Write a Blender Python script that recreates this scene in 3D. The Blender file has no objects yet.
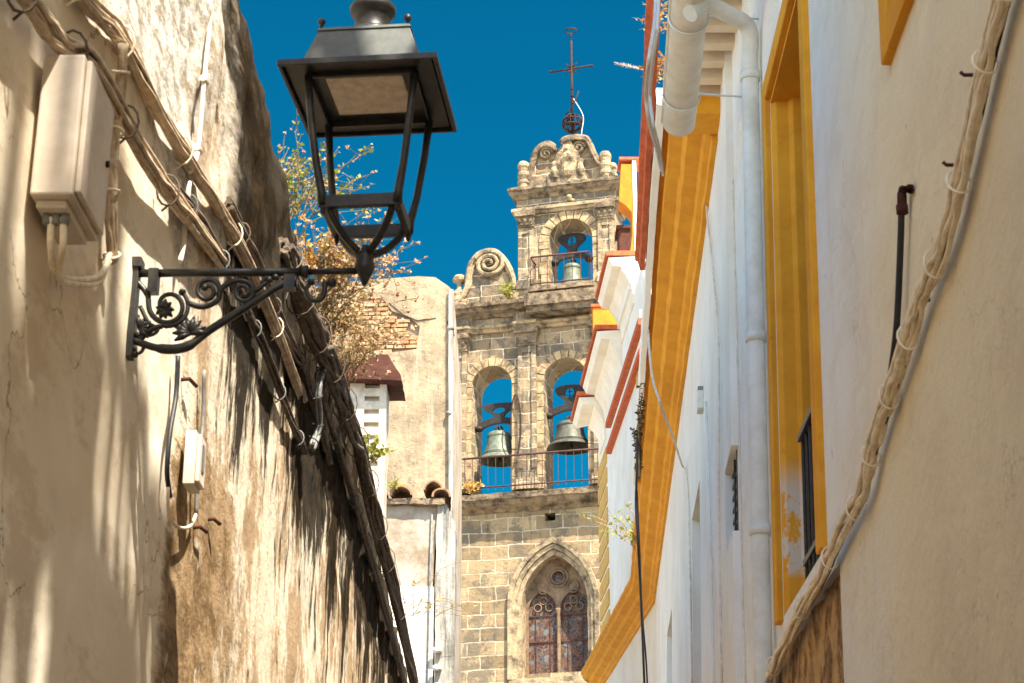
import bpy, bmesh, math, random
from mathutils import Vector, Matrix, noise
from mathutils.geometry import tessellate_polygon
random.seed(7)
PI = math.pi
sc = bpy.context.scene
C = sc.collection
R_ = math.radians

# ---------------------------------------------------------------- camera
F = 1775.0; PITCH = R_(20.7); CP, SP = math.cos(PITCH), math.sin(PITCH)
cd = bpy.data.cameras.new('camera'); cam = bpy.data.objects.new('camera', cd); C.objects.link(cam)
cam.location = (0, 0, 1.6); cam.rotation_euler = (PI/2 + PITCH, 0, 0)
cd.sensor_width = 36; cd.lens = F/1024*36; cd.clip_start = .05; cd.clip_end = 2000
cd.dof.use_dof = True; cd.dof.focus_distance = 40; cd.dof.aperture_fstop = 13
sc.camera = cam

# ---------------------------------------------------------------- sun and sky
SUN = Vector((.30, -.47, .83)).normalized()
w = bpy.data.worlds.new('World'); sc.world = w; w.use_nodes = True
nt = w.node_tree; nt.nodes.clear()
sky = nt.nodes.new('ShaderNodeTexSky'); sky.sky_type = 'NISHITA'; sky.sun_disc = False
sky.sun_elevation = math.asin(SUN.z); sky.sun_rotation = math.atan2(SUN.x, SUN.y)
sky.altitude = 300; sky.air_density = 1.0; sky.dust_density = 1.2; sky.ozone_density = 2.0
tint = nt.nodes.new('ShaderNodeMix'); tint.data_type = 'RGBA'; tint.blend_type = 'MULTIPLY'
tint.inputs[0].default_value = 1
# the sky is deepest away from the sun and up the lane, paler round the sun
gc_ = nt.nodes.new('ShaderNodeTexCoord'); dp_ = nt.nodes.new('ShaderNodeVectorMath'); dp_.operation = 'DOT_PRODUCT'
dp_.inputs[1].default_value = (-.25, .92, .1); nt.links.new(gc_.outputs['Generated'], dp_.inputs[0])
mr_ = nt.nodes.new('ShaderNodeMapRange'); mr_.interpolation_type = 'SMOOTHSTEP'; mr_.inputs[1].default_value = .05; mr_.inputs[2].default_value = .62
nt.links.new(dp_.outputs['Value'], mr_.inputs[0])
tc_ = nt.nodes.new('ShaderNodeMix'); tc_.data_type = 'RGBA'; tc_.inputs[6].default_value = (1.0, .97, .88, 1); tc_.inputs[7].default_value = (.0025, .180, .222, 1)
nt.links.new(mr_.outputs[0], tc_.inputs[0]); nt.links.new(tc_.outputs[2], tint.inputs[7])
bg = nt.nodes.new('ShaderNodeBackground'); bg.inputs[1].default_value = .15
wo = nt.nodes.new('ShaderNodeOutputWorld')
nt.links.new(sky.outputs[0], tint.inputs[6]); nt.links.new(tint.outputs[2], bg.inputs[0]); nt.links.new(bg.outputs[0], wo.inputs[0])
sd = bpy.data.lights.new('sun', 'SUN'); sd.energy = 4.3; sd.angle = R_(.5); sd.color = (1, .92, .79)
so = bpy.data.objects.new('sun', sd); C.objects.link(so); so.rotation_euler = SUN.to_track_quat('Z', 'Y').to_euler(); so.location = (10, -20, 40)
sc.view_settings.view_transform = 'Standard'; sc.view_settings.look = 'None'
sc.view_settings.exposure = 1.85; sc.view_settings.gamma = 1; sc.view_settings.use_curve_mapping = False
sc.render.engine = 'CYCLES'
sc.cycles.max_bounces = 12; sc.cycles.diffuse_bounces = 9

# ---------------------------------------------------------------- measuring: where a ray meets a real surface
def ray(px, py):
    u = (px-512)/F; v = (341.5-py)/F
    return Vector((u, CP-SP*v, SP+CP*v))
def at_depth(px, py, Y):
    r = ray(px, py); t = Y/r.y; return Vector((r.x*t, Y, 1.6+r.z*t))
def at_x(px, py, X):
    r = ray(px, py); t = X/r.x; return Vector((X, r.y*t, 1.6+r.z*t))
class Facade:                      # a battered wall line: x = x0 + m*Y + b*(Z-5), d = distance out into the alley
    def __init__(s, x0, m, b): s.x0, s.m, s.b = x0, m, b
    def pt(s, Y, Z, d=0): return Vector((s.x0+s.m*Y+s.b*(Z-5)-d, Y, Z))
    def px(s, x, y, d=0):
        r = ray(x, y); Y = (s.x0-d-3.4*s.b)/(r.x/r.y-s.m-s.b*r.z/r.y); return Y, 1.6+r.z/r.y*Y

# ---------------------------------------------------------------- mesh helpers
class MB:
    def __init__(s): s.v = []; s.f = []; s.sm = []
    def add(s, vs, fs, smooth=False):
        o = len(s.v); s.v += [Vector(p) for p in vs]
        for f in fs: s.f.append([i+o for i in f]); s.sm.append(smooth)
    def box(s, a, b, fn=None):
        (x0, y0, z0), (x1, y1, z1) = a, b
        vs = [(x, y, z) for x in (x0, x1) for y in (y0, y1) for z in (z0, z1)]
        if fn: vs = [fn(*p) for p in vs]
        s.add(vs, [(0,1,3,2),(4,6,7,5),(0,4,5,1),(2,3,7,6),(0,2,6,4),(1,5,7,3)])
    def tube(s, pts, r, n=8, cap=True, closed=False):
        pts = [Vector(p) for p in pts]; m = len(pts)
        rs = r if isinstance(r, (list, tuple)) else [r]*m
        ring = []; up = None
        for i, p in enumerate(pts):
            if closed: t = pts[(i+1) % m]-pts[i-1]
            else: t = pts[min(i+1, m-1)]-pts[max(i-1, 0)]
            if t.length < 1e-9: t = Vector((0, 0, 1))
            t.normalize()
            if up is None: up = t.orthogonal().normalized()
            up = up-t*up.dot(t)
            if up.length < 1e-6: up = t.orthogonal()
            up.normalize(); q = t.cross(up)
            ring.append([p+(up*math.cos(2*PI*k/n)+q*math.sin(2*PI*k/n))*rs[i] for k in range(n)])
        vs = [p for g in ring for p in g]; fs = []
        for i in range(m if closed else m-1):
            a, b = i*n, ((i+1) % m)*n
            for k in range(n): fs.append((a+k, a+(k+1) % n, b+(k+1) % n, b+k))
        s.add(vs, fs, True)
        if cap and not closed:
            o = len(s.v)-len(vs)
            s.f.append([o+k for k in range(n)][::-1]); s.sm.append(False)
            s.f.append([o+(m-1)*n+k for k in range(n)]); s.sm.append(False)
    def lathe(s, prof, c, n=20, fn=None):     # prof = [(r, z)], round the vertical through c
        vs = []
        for r, z in prof:
            for k in range(n):
                a = 2*PI*k/n; vs.append(Vector((c[0]+r*math.cos(a), c[1]+r*math.sin(a), c[2]+z)))
        fs = []
        for i in range(len(prof)-1):
            for k in range(n): fs.append((i*n+k, i*n+(k+1) % n, (i+1)*n+(k+1) % n, (i+1)*n+k))
        fs.append(tuple(range(n))[::-1]); fs.append(tuple((len(prof)-1)*n+k for k in range(n)))
        s.add(vs, fs, True)
    def plate(s, loops, d0, d1, fn):          # 2-D outline with holes made into a slab between depth d0 and d1
        l3 = [[Vector((a, b, 0)) for a, b in l] for l in loops]
        tri = tessellate_polygon(l3); flat = [p for l in l3 for p in l]; n = len(flat)
        vs = [fn(p.x, p.y, d0) for p in flat]+[fn(p.x, p.y, d1) for p in flat]
        fs = [tuple(t) for t in tri]+[tuple(i+n for i in t)[::-1] for t in tri]
        o = 0
        for l in loops:
            k = len(l)
            for i in range(k): j = (i+1) % k; fs.append((o+i, o+j, o+j+n, o+i+n))
            o += k
        s.add(vs, fs)
    def sweep(s, prof, stations, fn, closed=True):   # profile [(d, z)] carried along stations, fn(station, d, z)
        n = len(prof); vs = [fn(st, d, z) for st in stations for d, z in prof]; fs = []
        for i in range(len(stations)-1):
            for k in range(n if closed else n-1): fs.append((i*n+k, i*n+(k+1) % n, (i+1)*n+(k+1) % n, (i+1)*n+k))
        if closed:
            fs.append(tuple(range(n))); fs.append(tuple((len(stations)-1)*n+k for k in range(n))[::-1])
        s.add(vs, fs)
    def panel(s, y0, y1, z0, z1, holes, d0, d1, fn):   # rectangular slab with rectangular holes, cell by cell
        ys_ = sorted({y0, y1} | {q[i] for q in holes for i in (0, 1)}); zs_ = sorted({z0, z1} | {q[i] for q in holes for i in (2, 3)})
        solid = lambda i, j: 0 <= i < len(ys_)-1 and 0 <= j < len(zs_)-1 and not any(h[0] <= ys_[i] < h[1] and h[2] <= zs_[j] < h[3] for h in holes)
        id_ = {}; vs = []; fs = []
        def V(i, j, k):
            if (i, j, k) not in id_: id_[i, j, k] = len(vs); vs.append(fn(ys_[i], zs_[j], (d0, d1)[k]))
            return id_[i, j, k]
        for i in range(len(ys_)-1):
            for j in range(len(zs_)-1):
                if not solid(i, j): continue
                for k in (0, 1): fs.append((V(i, j, k), V(i+1, j, k), V(i+1, j+1, k), V(i, j+1, k)))
                for (di, dj), (a, b) in {(-1, 0): ((i, j), (i, j+1)), (1, 0): ((i+1, j), (i+1, j+1)), (0, -1): ((i, j), (i+1, j)), (0, 1): ((i, j+1), (i+1, j+1))}.items():
                    if not solid(i+di, j+dj): fs.append((V(*a, 0), V(*b, 0), V(*b, 1), V(*a, 1)))
        s.add(vs, fs)
    def rough(s, maxlen, amp, scale, seed=0):        # cut into small faces and weather them
        bm = bmesh.new(); vv = [bm.verts.new(p) for p in s.v]
        for f in s.f:
            try: bm.faces.new([vv[i] for i in f])
            except ValueError: pass
        bmesh.ops.triangulate(bm, faces=bm.faces[:])
        for _ in range(8):
            e = [e for e in bm.edges if e.calc_length() > maxlen]
            if not e: break
            bmesh.ops.subdivide_edges(bm, edges=e, cuts=1); bmesh.ops.triangulate(bm, faces=[f for f in bm.faces if len(f.verts) > 3])
        off = Vector((seed*3.1, seed*1.7, seed*5.3))
        for v in bm.verts:
            v.co += noise.noise_vector(v.co*scale+off)*amp + noise.noise_vector(v.co*scale*3+off)*amp*.4
        bm.verts.index_update()
        s.v = [v.co.copy() for v in bm.verts]; s.f = [[v.index for v in f.verts] for f in bm.faces]; s.sm = [False]*len(s.f)
        bm.free(); return s

WM = {}
def build(name, mb, mat, parent=None, origin=None, bevel=0, local=False):
    me = bpy.data.meshes.new(name)
    vs = mb.v
    if parent is not None:
        if not local: inv = WM[parent].inverted(); vs = [inv @ p for p in vs]
    else:
        if origin is None:
            n = len(vs); origin = Vector((sum(p.x for p in vs)/n, sum(p.y for p in vs)/n, min(p.z for p in vs)))
        origin = Vector(origin); vs = [p-origin for p in vs]
    me.from_pydata([tuple(p) for p in vs], [], mb.f)
    me.polygons.foreach_set('use_smooth', mb.sm); me.validate(); me.update()
    bm = bmesh.new(); bm.from_mesh(me); bmesh.ops.recalc_face_normals(bm, faces=bm.faces[:]); bm.to_mesh(me); bm.free()
    o = bpy.data.objects.new(name, me); C.objects.link(o); me.materials.append(mat)
    if parent is not None: o.parent = parent; WM[o] = WM[parent]
    else: o.location = origin; WM[o] = Matrix.Translation(origin)
    if bevel:
        b = o.modifiers.new('bevel', 'BEVEL'); b.width = bevel; b.segments = 2; b.limit_method = 'ANGLE'
    return o
def tag(o, label=None, cat=None, group=None, kind=None):
    if label: o['label'] = label
    if cat: o['category'] = cat
    if group: o['group'] = group
    if kind: o['kind'] = kind
    return o
def thing(name, label, cat, loc, rz=0, group=None):
    o = bpy.data.objects.new(name, None); C.objects.link(o); o.location = loc; o.rotation_euler = (0, 0, rz)
    o.empty_display_size = .1
    WM[o] = Matrix.Translation(Vector(loc)) @ Matrix.Rotation(rz, 4, 'Z'); return tag(o, label, cat, group)
def crom(pts, n=6):
    pts = [Vector(p) for p in pts]; out = []
    P = [pts[0]*2-pts[1]]+pts+[pts[-1]*2-pts[-2]]
    for i in range(1, len(P)-2):
        a, b, c, d = P[i-1:i+3]
        for k in range(n):
            t = k/n; out.append(.5*((2*b)+(c-a)*t+(2*a-5*b+4*c-d)*t*t+(3*b-a-3*c+d)*t**3))
    out.append(pts[-1]); return out

# ---------------------------------------------------------------- materials
class Mat:
    def __init__(s, name, rough=.85, metal=0, spec=.3):
        s.m = bpy.data.materials.new(name); s.m.use_nodes = True; s.nt = s.m.node_tree; s.b = s.nt.nodes['Principled BSDF']
        s.b.inputs['Roughness'].default_value = rough; s.b.inputs['Metallic'].default_value = metal
        s.b.inputs['Specular IOR Level'].default_value = spec
        s.tc = s.nt.nodes.new('ShaderNodeTexCoord'); s.co = s.tc.outputs['Object']
    def N(s, t): return s.nt.nodes.new(t)
    def L(s, a, b): s.nt.links.new(a, b)
    def map(s, sc_=(1,1,1), rot=(0,0,0), loc=(0,0,0), src=None):
        n = s.N('ShaderNodeMapping'); n.inputs['Scale'].default_value = sc_; n.inputs['Rotation'].default_value = rot; n.inputs['Location'].default_value = loc
        s.L(src or s.co, n.inputs[0]); return n.outputs[0]
    def noise(s, scale, detail=5, rough=.6, vec=None, out=0, dist=0):
        n = s.N('ShaderNodeTexNoise'); n.inputs['Scale'].default_value = scale; n.inputs['Detail'].default_value = detail
        n.inputs['Roughness'].default_value = rough; n.inputs['Distortion'].default_value = dist
        s.L(vec or s.co, n.inputs['Vector']); return n.outputs[out]
    def ramp(s, x, lo, hi, a=0, b=1, smooth=True):
        n = s.N('ShaderNodeMapRange'); n.interpolation_type = 'SMOOTHSTEP' if smooth else 'LINEAR'
        for i, v in enumerate((lo, hi, a, b)): n.inputs[i+1].default_value = v
        s.L(x, n.inputs[0]); return n.outputs[0]
    def math(s, op, a, b=None, clamp=False):
        n = s.N('ShaderNodeMath'); n.operation = op; n.use_clamp = clamp
        for i, v in enumerate((a, b)):
            if v is None: continue
            if isinstance(v, (int, float)): n.inputs[i].default_value = v
            else: s.L(v, n.inputs[i])
        return n.outputs[0]
    def mix(s, f, a, b, mode='MIX'):
        n = s.N('ShaderNodeMix'); n.data_type = 'RGBA'; n.blend_type = mode
        for i, v in ((0, f), (6, a), (7, b)):
            if isinstance(v, (int, float)): n.inputs[i].default_value = v
            elif isinstance(v, tuple): n.inputs[i].default_value = (*v, 1) if len(v) == 3 else v
            else: s.L(v, n.inputs[i])
        return n.outputs[2]
    def sep(s, src=None):
        n = s.N('ShaderNodeSeparateXYZ'); s.L(src or s.co, n.inputs[0]); return n.outputs
    def color(s, c):
        if isinstance(c, tuple): s.b.inputs['Base Color'].default_value = (*c, 1)
        else: s.L(c, s.b.inputs['Base Color'])
        return s
    def bump(s, h, strength=.3, dist=.02, prev=None):
        n = s.N('ShaderNodeBump'); n.inputs['Strength'].default_value = strength; n.inputs['Distance'].default_value = dist
        s.L(h, n.inputs['Height'])
        if prev: s.L(prev, n.inputs['Normal'])
        s.L(n.outputs[0], s.b.inputs['Normal']); return n.outputs[0]

def simple(name, c1, c2=None, rough=.8, metal=0, scale=8, bump=.2, bscale=40, spec=.3, dist=.005, cr=(.35, .68)):
    m = Mat(name, rough, metal, spec); c2 = c2 or tuple(x*.7 for x in c1)
    f = m.ramp(m.noise(scale, 7, .7), *cr); m.color(m.mix(f, c1, c2)); m.bump(m.noise(bscale, 6), bump, dist); return m.m

def stone_mat(name, light, mid, grey, bw=.72, bh=.36, mortar=.022, warm=1, mortar_c=(.52, .43, .29)):
    m = Mat(name, .92, 0, .15)
    x, y, z = m.sep()
    wob = m.noise(1.3, 3, vec=m.co, out=1)
    cv = m.N('ShaderNodeCombineXYZ'); m.L(m.math('ADD', x, m.math('MULTIPLY', y, .6)), cv.inputs[0]); m.L(z, cv.inputs[1])
    va = m.N('ShaderNodeVectorMath'); va.operation = 'MULTIPLY_ADD'; m.L(wob, va.inputs[0]); va.inputs[1].default_value = (.15, .15, 0); m.L(cv.outputs[0], va.inputs[2])
    br = m.N('ShaderNodeTexBrick'); m.L(va.outputs[0], br.inputs['Vector'])
    br.inputs['Scale'].default_value = 1; br.inputs['Mortar Size'].default_value = mortar; br.inputs['Mortar Smooth'].default_value = .35
    br.inputs['Brick Width'].default_value = bw; br.inputs['Row Height'].default_value = bh; br.offset = .47
    br.inputs['Color1'].default_value = (0, 0, 0, 1); br.inputs['Color2'].default_value = (1, 1, 1, 1); br.inputs['Mortar'].default_value = (.5, .5, .5, 1)
    br.inputs['Bias'].default_value = 0
    per = m.ramp(br.outputs['Color'], 0, 1)
    c = m.mix(per, light, mid)
    g = m.ramp(m.noise(.9, 8, .75), .48, .56)
    c = m.mix(m.math('MULTIPLY', g, .75), c, grey)
    sp = m.ramp(m.noise(7, 8, .75), .55, .68)
    c = m.mix(m.math('MULTIPLY', sp, .8), c, tuple(q*.38 for q in mid))
    lt = m.ramp(m.noise(4.3, 6, .7, vec=m.map(loc=(7, 3, 1))), .58, .72)
    c = m.mix(m.math('MULTIPLY', lt, .4), c, tuple(min(.75, q*1.5) for q in light))
    drip = m.ramp(m.noise(1, 6, .7, vec=m.map((4.5, 4.5, .5))), .55, .72)
    c = m.mix(m.math('MULTIPLY', drip, .75), c, tuple(q*.35 for q in grey))
    c = m.mix(m.math('MULTIPLY', br.outputs['Fac'], m.ramp(m.noise(3.2), .35, .6, .25, .95)), c, mortar_c)
    m.color(c)
    h = m.math('ADD', m.math('MULTIPLY', br.outputs['Fac'], -.5), m.math('MULTIPLY', m.noise(5, 8, .75), 1.6))
    m.bump(h, .8, .05); return m.m

M = {}
STL, STM, STG = (.38, .285, .17), (.21, .15, .09), (.10, .088, .07)
M['stone'] = stone_mat('golden_ashlar', STL, STM, STG)
M['stone_big'] = stone_mat('weathered_ashlar', (.41, .30, .165), (.235, .165, .09), (.13, .108, .08), .82, .4, .024)
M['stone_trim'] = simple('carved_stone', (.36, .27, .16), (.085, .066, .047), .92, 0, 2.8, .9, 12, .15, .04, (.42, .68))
M['stone_shade'] = simple('shaded_brown_stone', (.26, .175, .105), (.12, .08, .05), .92, 0, 3, .7, 14, .1, .03)  # tracery stone, darkened to stand for the shade in the window recess
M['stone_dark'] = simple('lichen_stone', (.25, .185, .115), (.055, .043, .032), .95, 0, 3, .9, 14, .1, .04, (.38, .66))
M['voussoir'] = simple('voussoir_stone', (.40, .29, .16), (.18, .125, .07), .92, 0, 3, .6, 15, .15, .03, (.42, .62))
M['iron'] = simple('rusty_iron', (.018, .012, .010), (.055, .024, .016), .75, .3, 6, .3, 30)
M['dark_iron'] = simple('blackened_iron', (.016, .014, .013), (.04, .03, .025), .7, .2, 6, .3, 30)
M['rail'] = simple('rusty_railing_iron', (.11, .05, .035), (.06, .03, .025), .75, .2, 6, .3, 30)
M['bronze'] = simple('verdigris_bronze', (.17, .19, .13), (.075, .085, .06), .6, .35, 5, .3, 20, .4)
M['bronze_dark'] = simple('dark_bronze', (.11, .105, .075), (.05, .05, .038), .6, .35, 5, .3, 20, .4)
M['black'] = simple('black_painted_iron', (.018, .018, .017), (.04, .036, .03), .42, .3, 20, .35, 60, .5, .002)
M['hood'] = simple('weathered_lamp_hood', (.075, .082, .074), (.12, .125, .11), .6, .1, 12, .3, 70, .35, .002)
M['diffuser'] = simple('clouded_plastic', (.62, .52, .40), (.42, .33, .24), .4, 0, 25, .1, 50, .4, .002)
M['cable_cream'] = simple('painted_cable', (.60, .47, .32), (.34, .25, .16), .75, 0, 14, .25, 60, .3)
M['cable_pale'] = simple('pale_cable', (.92, .82, .62), (.66, .53, .36), .7, 0, 14, .25, 60, .3)
M['cable_brown'] = simple('dusty_cable', (.17, .125, .085), (.05, .04, .032), .85, 0, 18, .4, 60, .3)
M['cable_black'] = simple('black_cable', (.012, .013, .018), (.028, .026, .026), .5, 0, 12, .2, 60, .4)
M['cable_grey'] = simple('grey_cable', (.22, .22, .2), (.10, .095, .085), .6, 0, 12, .2, 60, .4)
M['conduit'] = simple('painted_conduit', (.72, .66, .56), (.56, .48, .38), .6, 0, 12, .15, 60, .4)
M['box'] = simple('dirty_painted_cabinet', (.66, .58, .47), (.52, .43, .33), .6, 0, 5, .12, 50, .35, .003)
M['pipe_white'] = simple('white_painted_pipe', (.70, .71, .67), (.56, .56, .50), .55, 0, 4, .12, 30, .4, .003)
M['gutter'] = simple('cream_gutter', (.80, .71, .57), (.68, .58, .44), .7, 0, 5, .2, 40, .3, .004)
M['rust'] = simple('rusted_sheet', (.10, .035, .022), (.055, .022, .015), .85, .1, 8, .4, 40, .2, .004)
M['terracotta'] = simple('terracotta', (.56, .135, .05), (.38, .085, .035), .85, 0, 8, .4, 40, .2, .004)
M['rooftile'] = simple('old_roof_tile', (.34, .19, .10), (.13, .09, .06), .95, 0, 9, .7, 30, .15, .01)
M['brick'] = simple('thin_brick', (.36, .17, .075), (.46, .31, .18), .92, 0, 5, .6, 30, .15, .01)
M['wood'] = None

def yellow_mat(name, peel=False):
    m = Mat(name, .8, 0, .25)
    W_ = m.map((1, .7, 1)); c = m.mix(m.ramp(m.noise(3.5, 7, .7, vec=W_), .35, .68), (.74, .345, .024), (.64, .27, .017))
    c = m.mix(m.math('MULTIPLY', m.ramp(m.noise(9, 7, .75, vec=W_), .62, .70), .5), c, (.28, .13, .02))
    c = m.mix(m.math('MULTIPLY', m.ramp(m.noise(2.2, 6, .7, vec=m.map((1, .8, 1), loc=(4, 4, 4))), .6, .72), .2), c, (.80, .52, .14))
    if peel:
        x, y, z = m.sep()
        k = m.math('MULTIPLY', m.ramp(z, 3.72, 3.78), m.ramp(z, 4.40, 4.15)); k = m.math('MULTIPLY', k, m.ramp(y, 3.2, 3.4))
        p = m.math('MULTIPLY', m.ramp(m.noise(5, 7, .7, vec=m.map((1, 1, .7))), .44, .48), k); c = m.mix(p, c, (.60, .54, .44))
    m.color(c); m.bump(m.noise(14, 7, .7), .35, .012); return m.m
M['ochre_block'] = simple('deep_ochre_paint', (.52, .20, .018), (.40, .14, .014), .85, 0, 3, .3, 30, .2, .006)
M['yellow'] = yellow_mat('ochre_paint'); M['yellow_peel'] = yellow_mat('peeling_ochre_paint', True)
M['quoin'] = simple('pale_ochre_paint', (.62, .40, .13), (.50, .30, .08), .85, 0, 3, .3, 30, .2, .006)
M['cornice_white'] = simple('white_cornice_paint', (.84, .78, .67), (.74, .66, .53), .85, 0, 1.5, .15, 20, .2, .006)
M['cornice_cream'] = simple('cream_limewash', (.80, .68, .50), (.66, .53, .38), .85, 0, 1.5, .25, 20, .2, .006)

def limewash():                       # white house front on the right: white further up the lane, cream at this end
    m = Mat('limewashed_wall', .9, 0, .2)
    x, y, z = m.sep(m.map(loc=(3, 5, 0)))
    yy = m.math('ADD', y, m.ramp(m.noise(1.1, 4), .2, .8, -.5, .5, False))
    c = m.mix(m.ramp(yy, 5.7, 7.5), (.87, .76, .53), (.84, .84, .80))
    c = m.mix(m.math('MULTIPLY', m.ramp(m.noise(.8, 5, .6), .4, .65), .22), c, (.60, .47, .32))
    st = m.ramp(m.noise(1, 6, .7, vec=m.map((7, 7, .35))), .54, .74)
    c = m.mix(m.math('MULTIPLY', st, .28), c, (.52, .44, .34))
    pt_ = m.ramp(m.noise(2.6, 7, .75, vec=m.map((1, .5, 1), loc=(2, 2, 2))), .50, .58)
    c = m.mix(m.math('MULTIPLY', pt_, .16), c, (.58, .47, .33))
    sp_ = m.ramp(m.noise(30, 5, .75, vec=m.map((1, .6, 1))), .69, .72)
    c = m.mix(m.math('MULTIPLY', sp_, .5), c, (.20, .16, .12))
    vv = m.N('ShaderNodeVectorMath'); vv.operation = 'MULTIPLY_ADD'; m.L(m.noise(2.5, 5, vec=m.co, out=1), vv.inputs[0]); vv.inputs[1].default_value = (.5, .5, .5); m.L(m.map((1, .6, 1), loc=(5, 1, 2)), vv.inputs[2])
    e = m.N('ShaderNodeTexVoronoi'); e.feature = 'DISTANCE_TO_EDGE'; e.inputs['Scale'].default_value = 1.3; m.L(vv.outputs[0], e.inputs['Vector'])
    ck = m.math('MULTIPLY', m.ramp(e.outputs[0], .006, .0015), m.ramp(m.noise(1.0, 3), .52, .58)); c = m.mix(m.math('MULTIPLY', ck, .28), c, (.36, .29, .21))
    fl = m.math('MULTIPLY', m.ramp(m.noise(9, 6, .7), .67, .71), .6)
    c = m.mix(fl, c, (.40, .33, .25))
    m.color(c)
    h = m.math('ADD', m.noise(1.6, 5, .6), m.math('MULTIPLY', m.noise(18, 8, .75), .22)); m.bump(h, .8, .06); return m.m
M['limewash'] = limewash()
M['white_far'] = simple('white_limewash', (.80, .79, .74), (.72, .68, .60), .9, 0, 1.2, .25, 15, .2, .01)

def old_plaster():                    # the long stained wall on the left (origin at x=-1.2, y=0, z=0)
    m = Mat('stained_plaster', 1, 0, 0)
    x, y, z = m.sep()
    W_ = m.map((1, .42, 1)); sh = lambda n_, lo, hi, a, b: m.ramp(n_, lo, hi, a, b, False)
    c = m.mix(m.ramp(m.noise(.9, 5, .6, vec=W_), .35, .65), (.85, .77, .62), (.76, .65, .49))
    c = m.mix(m.math('MULTIPLY', m.ramp(m.noise(3.2, 8, .75, vec=W_), .50, .60), .40), c, (.50, .37, .23))
    # bare pitted render near the top of the near half
    topz = m.math('ADD', z, sh(m.noise(2.2, 5, vec=W_), .25, .75, -.3, .3))
    rr = m.mix(m.ramp(m.noise(15, 8, .8, vec=W_), .46, .58), (.82, .78, .70), (.40, .34, .26))
    c = m.mix(m.math('MULTIPLY', m.ramp(topz, 4.15, 4.4), m.ramp(y, 9.0, 7.0)), c, rr)
    vv = m.N('ShaderNodeVectorMath'); vv.operation = 'MULTIPLY_ADD'; m.L(m.noise(2.5, 5, vec=m.co, out=1), vv.inputs[0]); vv.inputs[1].default_value = (.5, .5, .5); m.L(m.map((1, .6, 1)), vv.inputs[2])
    e = m.N('ShaderNodeTexVoronoi'); e.feature = 'DISTANCE_TO_EDGE'; e.inputs['Scale'].default_value = 1.5; m.L(vv.outputs[0], e.inputs['Vector'])
    ck = m.math('MULTIPLY', m.ramp(e.outputs[0], .008, .002), m.ramp(m.noise(1.1, 3), .5, .56)); c = m.mix(m.math('MULTIPLY', ck, .7), c, (.22, .16, .10))
    # far half: earth stains, an old brown patch low down near the meter box, chips and runs
    far = m.ramp(m.math('ADD', y, sh(m.noise(1.7, 6, .7, vec=W_), .25, .75, -.45, .45)), 5.95, 6.25)
    c = m.mix(m.math('MULTIPLY', far, .55), c, (.73, .61, .45))
    s1 = m.noise(1, 8, .75, vec=m.map((3, 1.1, .8)))
    c = m.mix(m.math('MULTIPLY', m.ramp(s1, .47, .55), m.math('MULTIPLY', far, .8)), c, (.36, .225, .11))
    patch = m.math('MULTIPLY', m.ramp(m.math('ADD', z, sh(m.noise(3, 7, .75, vec=W_), .25, .75, -.55, .55)), 3.75, 3.45), m.ramp(m.math('ADD', y, sh(m.noise(2, 6, .7), .25, .75, -.8, .8)), 7.9, 7.3))
    pc = m.mix(m.ramp(m.noise(8, 8, .8, vec=W_), .42, .60), (.17, .105, .05), (.40, .27, .145))
    c = m.mix(m.math('MULTIPLY', m.math('MULTIPLY', patch, far), .9), c, pc)
    wp = m.ramp(m.noise(1, 8, .78, vec=m.map((3, 1.5, 1.1), loc=(3, 1, 5))), .56, .62)
    c = m.mix(m.math('MULTIPLY', wp, m.math('MULTIPLY', far, .85)), c, (.78, .71, .59))
    chips = m.ramp(m.noise(1, 6, .72, vec=m.map((7, 5, 3.5), loc=(1, 8, 2))), .62, .655)
    c = m.mix(m.math('MULTIPLY', chips, m.math('MULTIPLY', far, .85)), c, (.13, .075, .04))
    # black mould running down from the coping
    mz = m.math('ADD', z, sh(m.noise(1, 7, .75, vec=m.map((4, 1.7, .5), loc=(9, 2, 0))), .3, .7, -1.3, 1.0))
    mould = m.math('MULTIPLY', m.ramp(mz, 3.8, 4.2), m.ramp(m.math('ADD', y, sh(m.noise(1.5, 6, .7, vec=W_), .3, .7, -.5, .5)), 6.35, 6.9))
    mc = m.mix(m.ramp(m.noise(7, 8, .8, vec=W_), .44, .62), (.003, .0025, .002), (.026, .017, .009))
    c = m.mix(m.math('MULTIPLY', mould, .95), c, mc)
    m.color(c)
    amp = m.math('MAXIMUM', m.ramp(topz, 4.1, 4.4, .1, .8), m.math('MULTIPLY', far, .6)); amp = m.math('MULTIPLY', amp, m.math('SUBTRACT', 1, m.math('MULTIPLY', mould, .6)))
    h = m.math('ADD', m.math('MULTIPLY', m.noise(14, 8, .78, vec=m.map((1, .6, 1))), amp), m.math('MULTIPLY', m.noise(1.6, 3), .8)); m.bump(h, .9, .035); return m.m
M['old_plaster'] = old_plaster()

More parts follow.
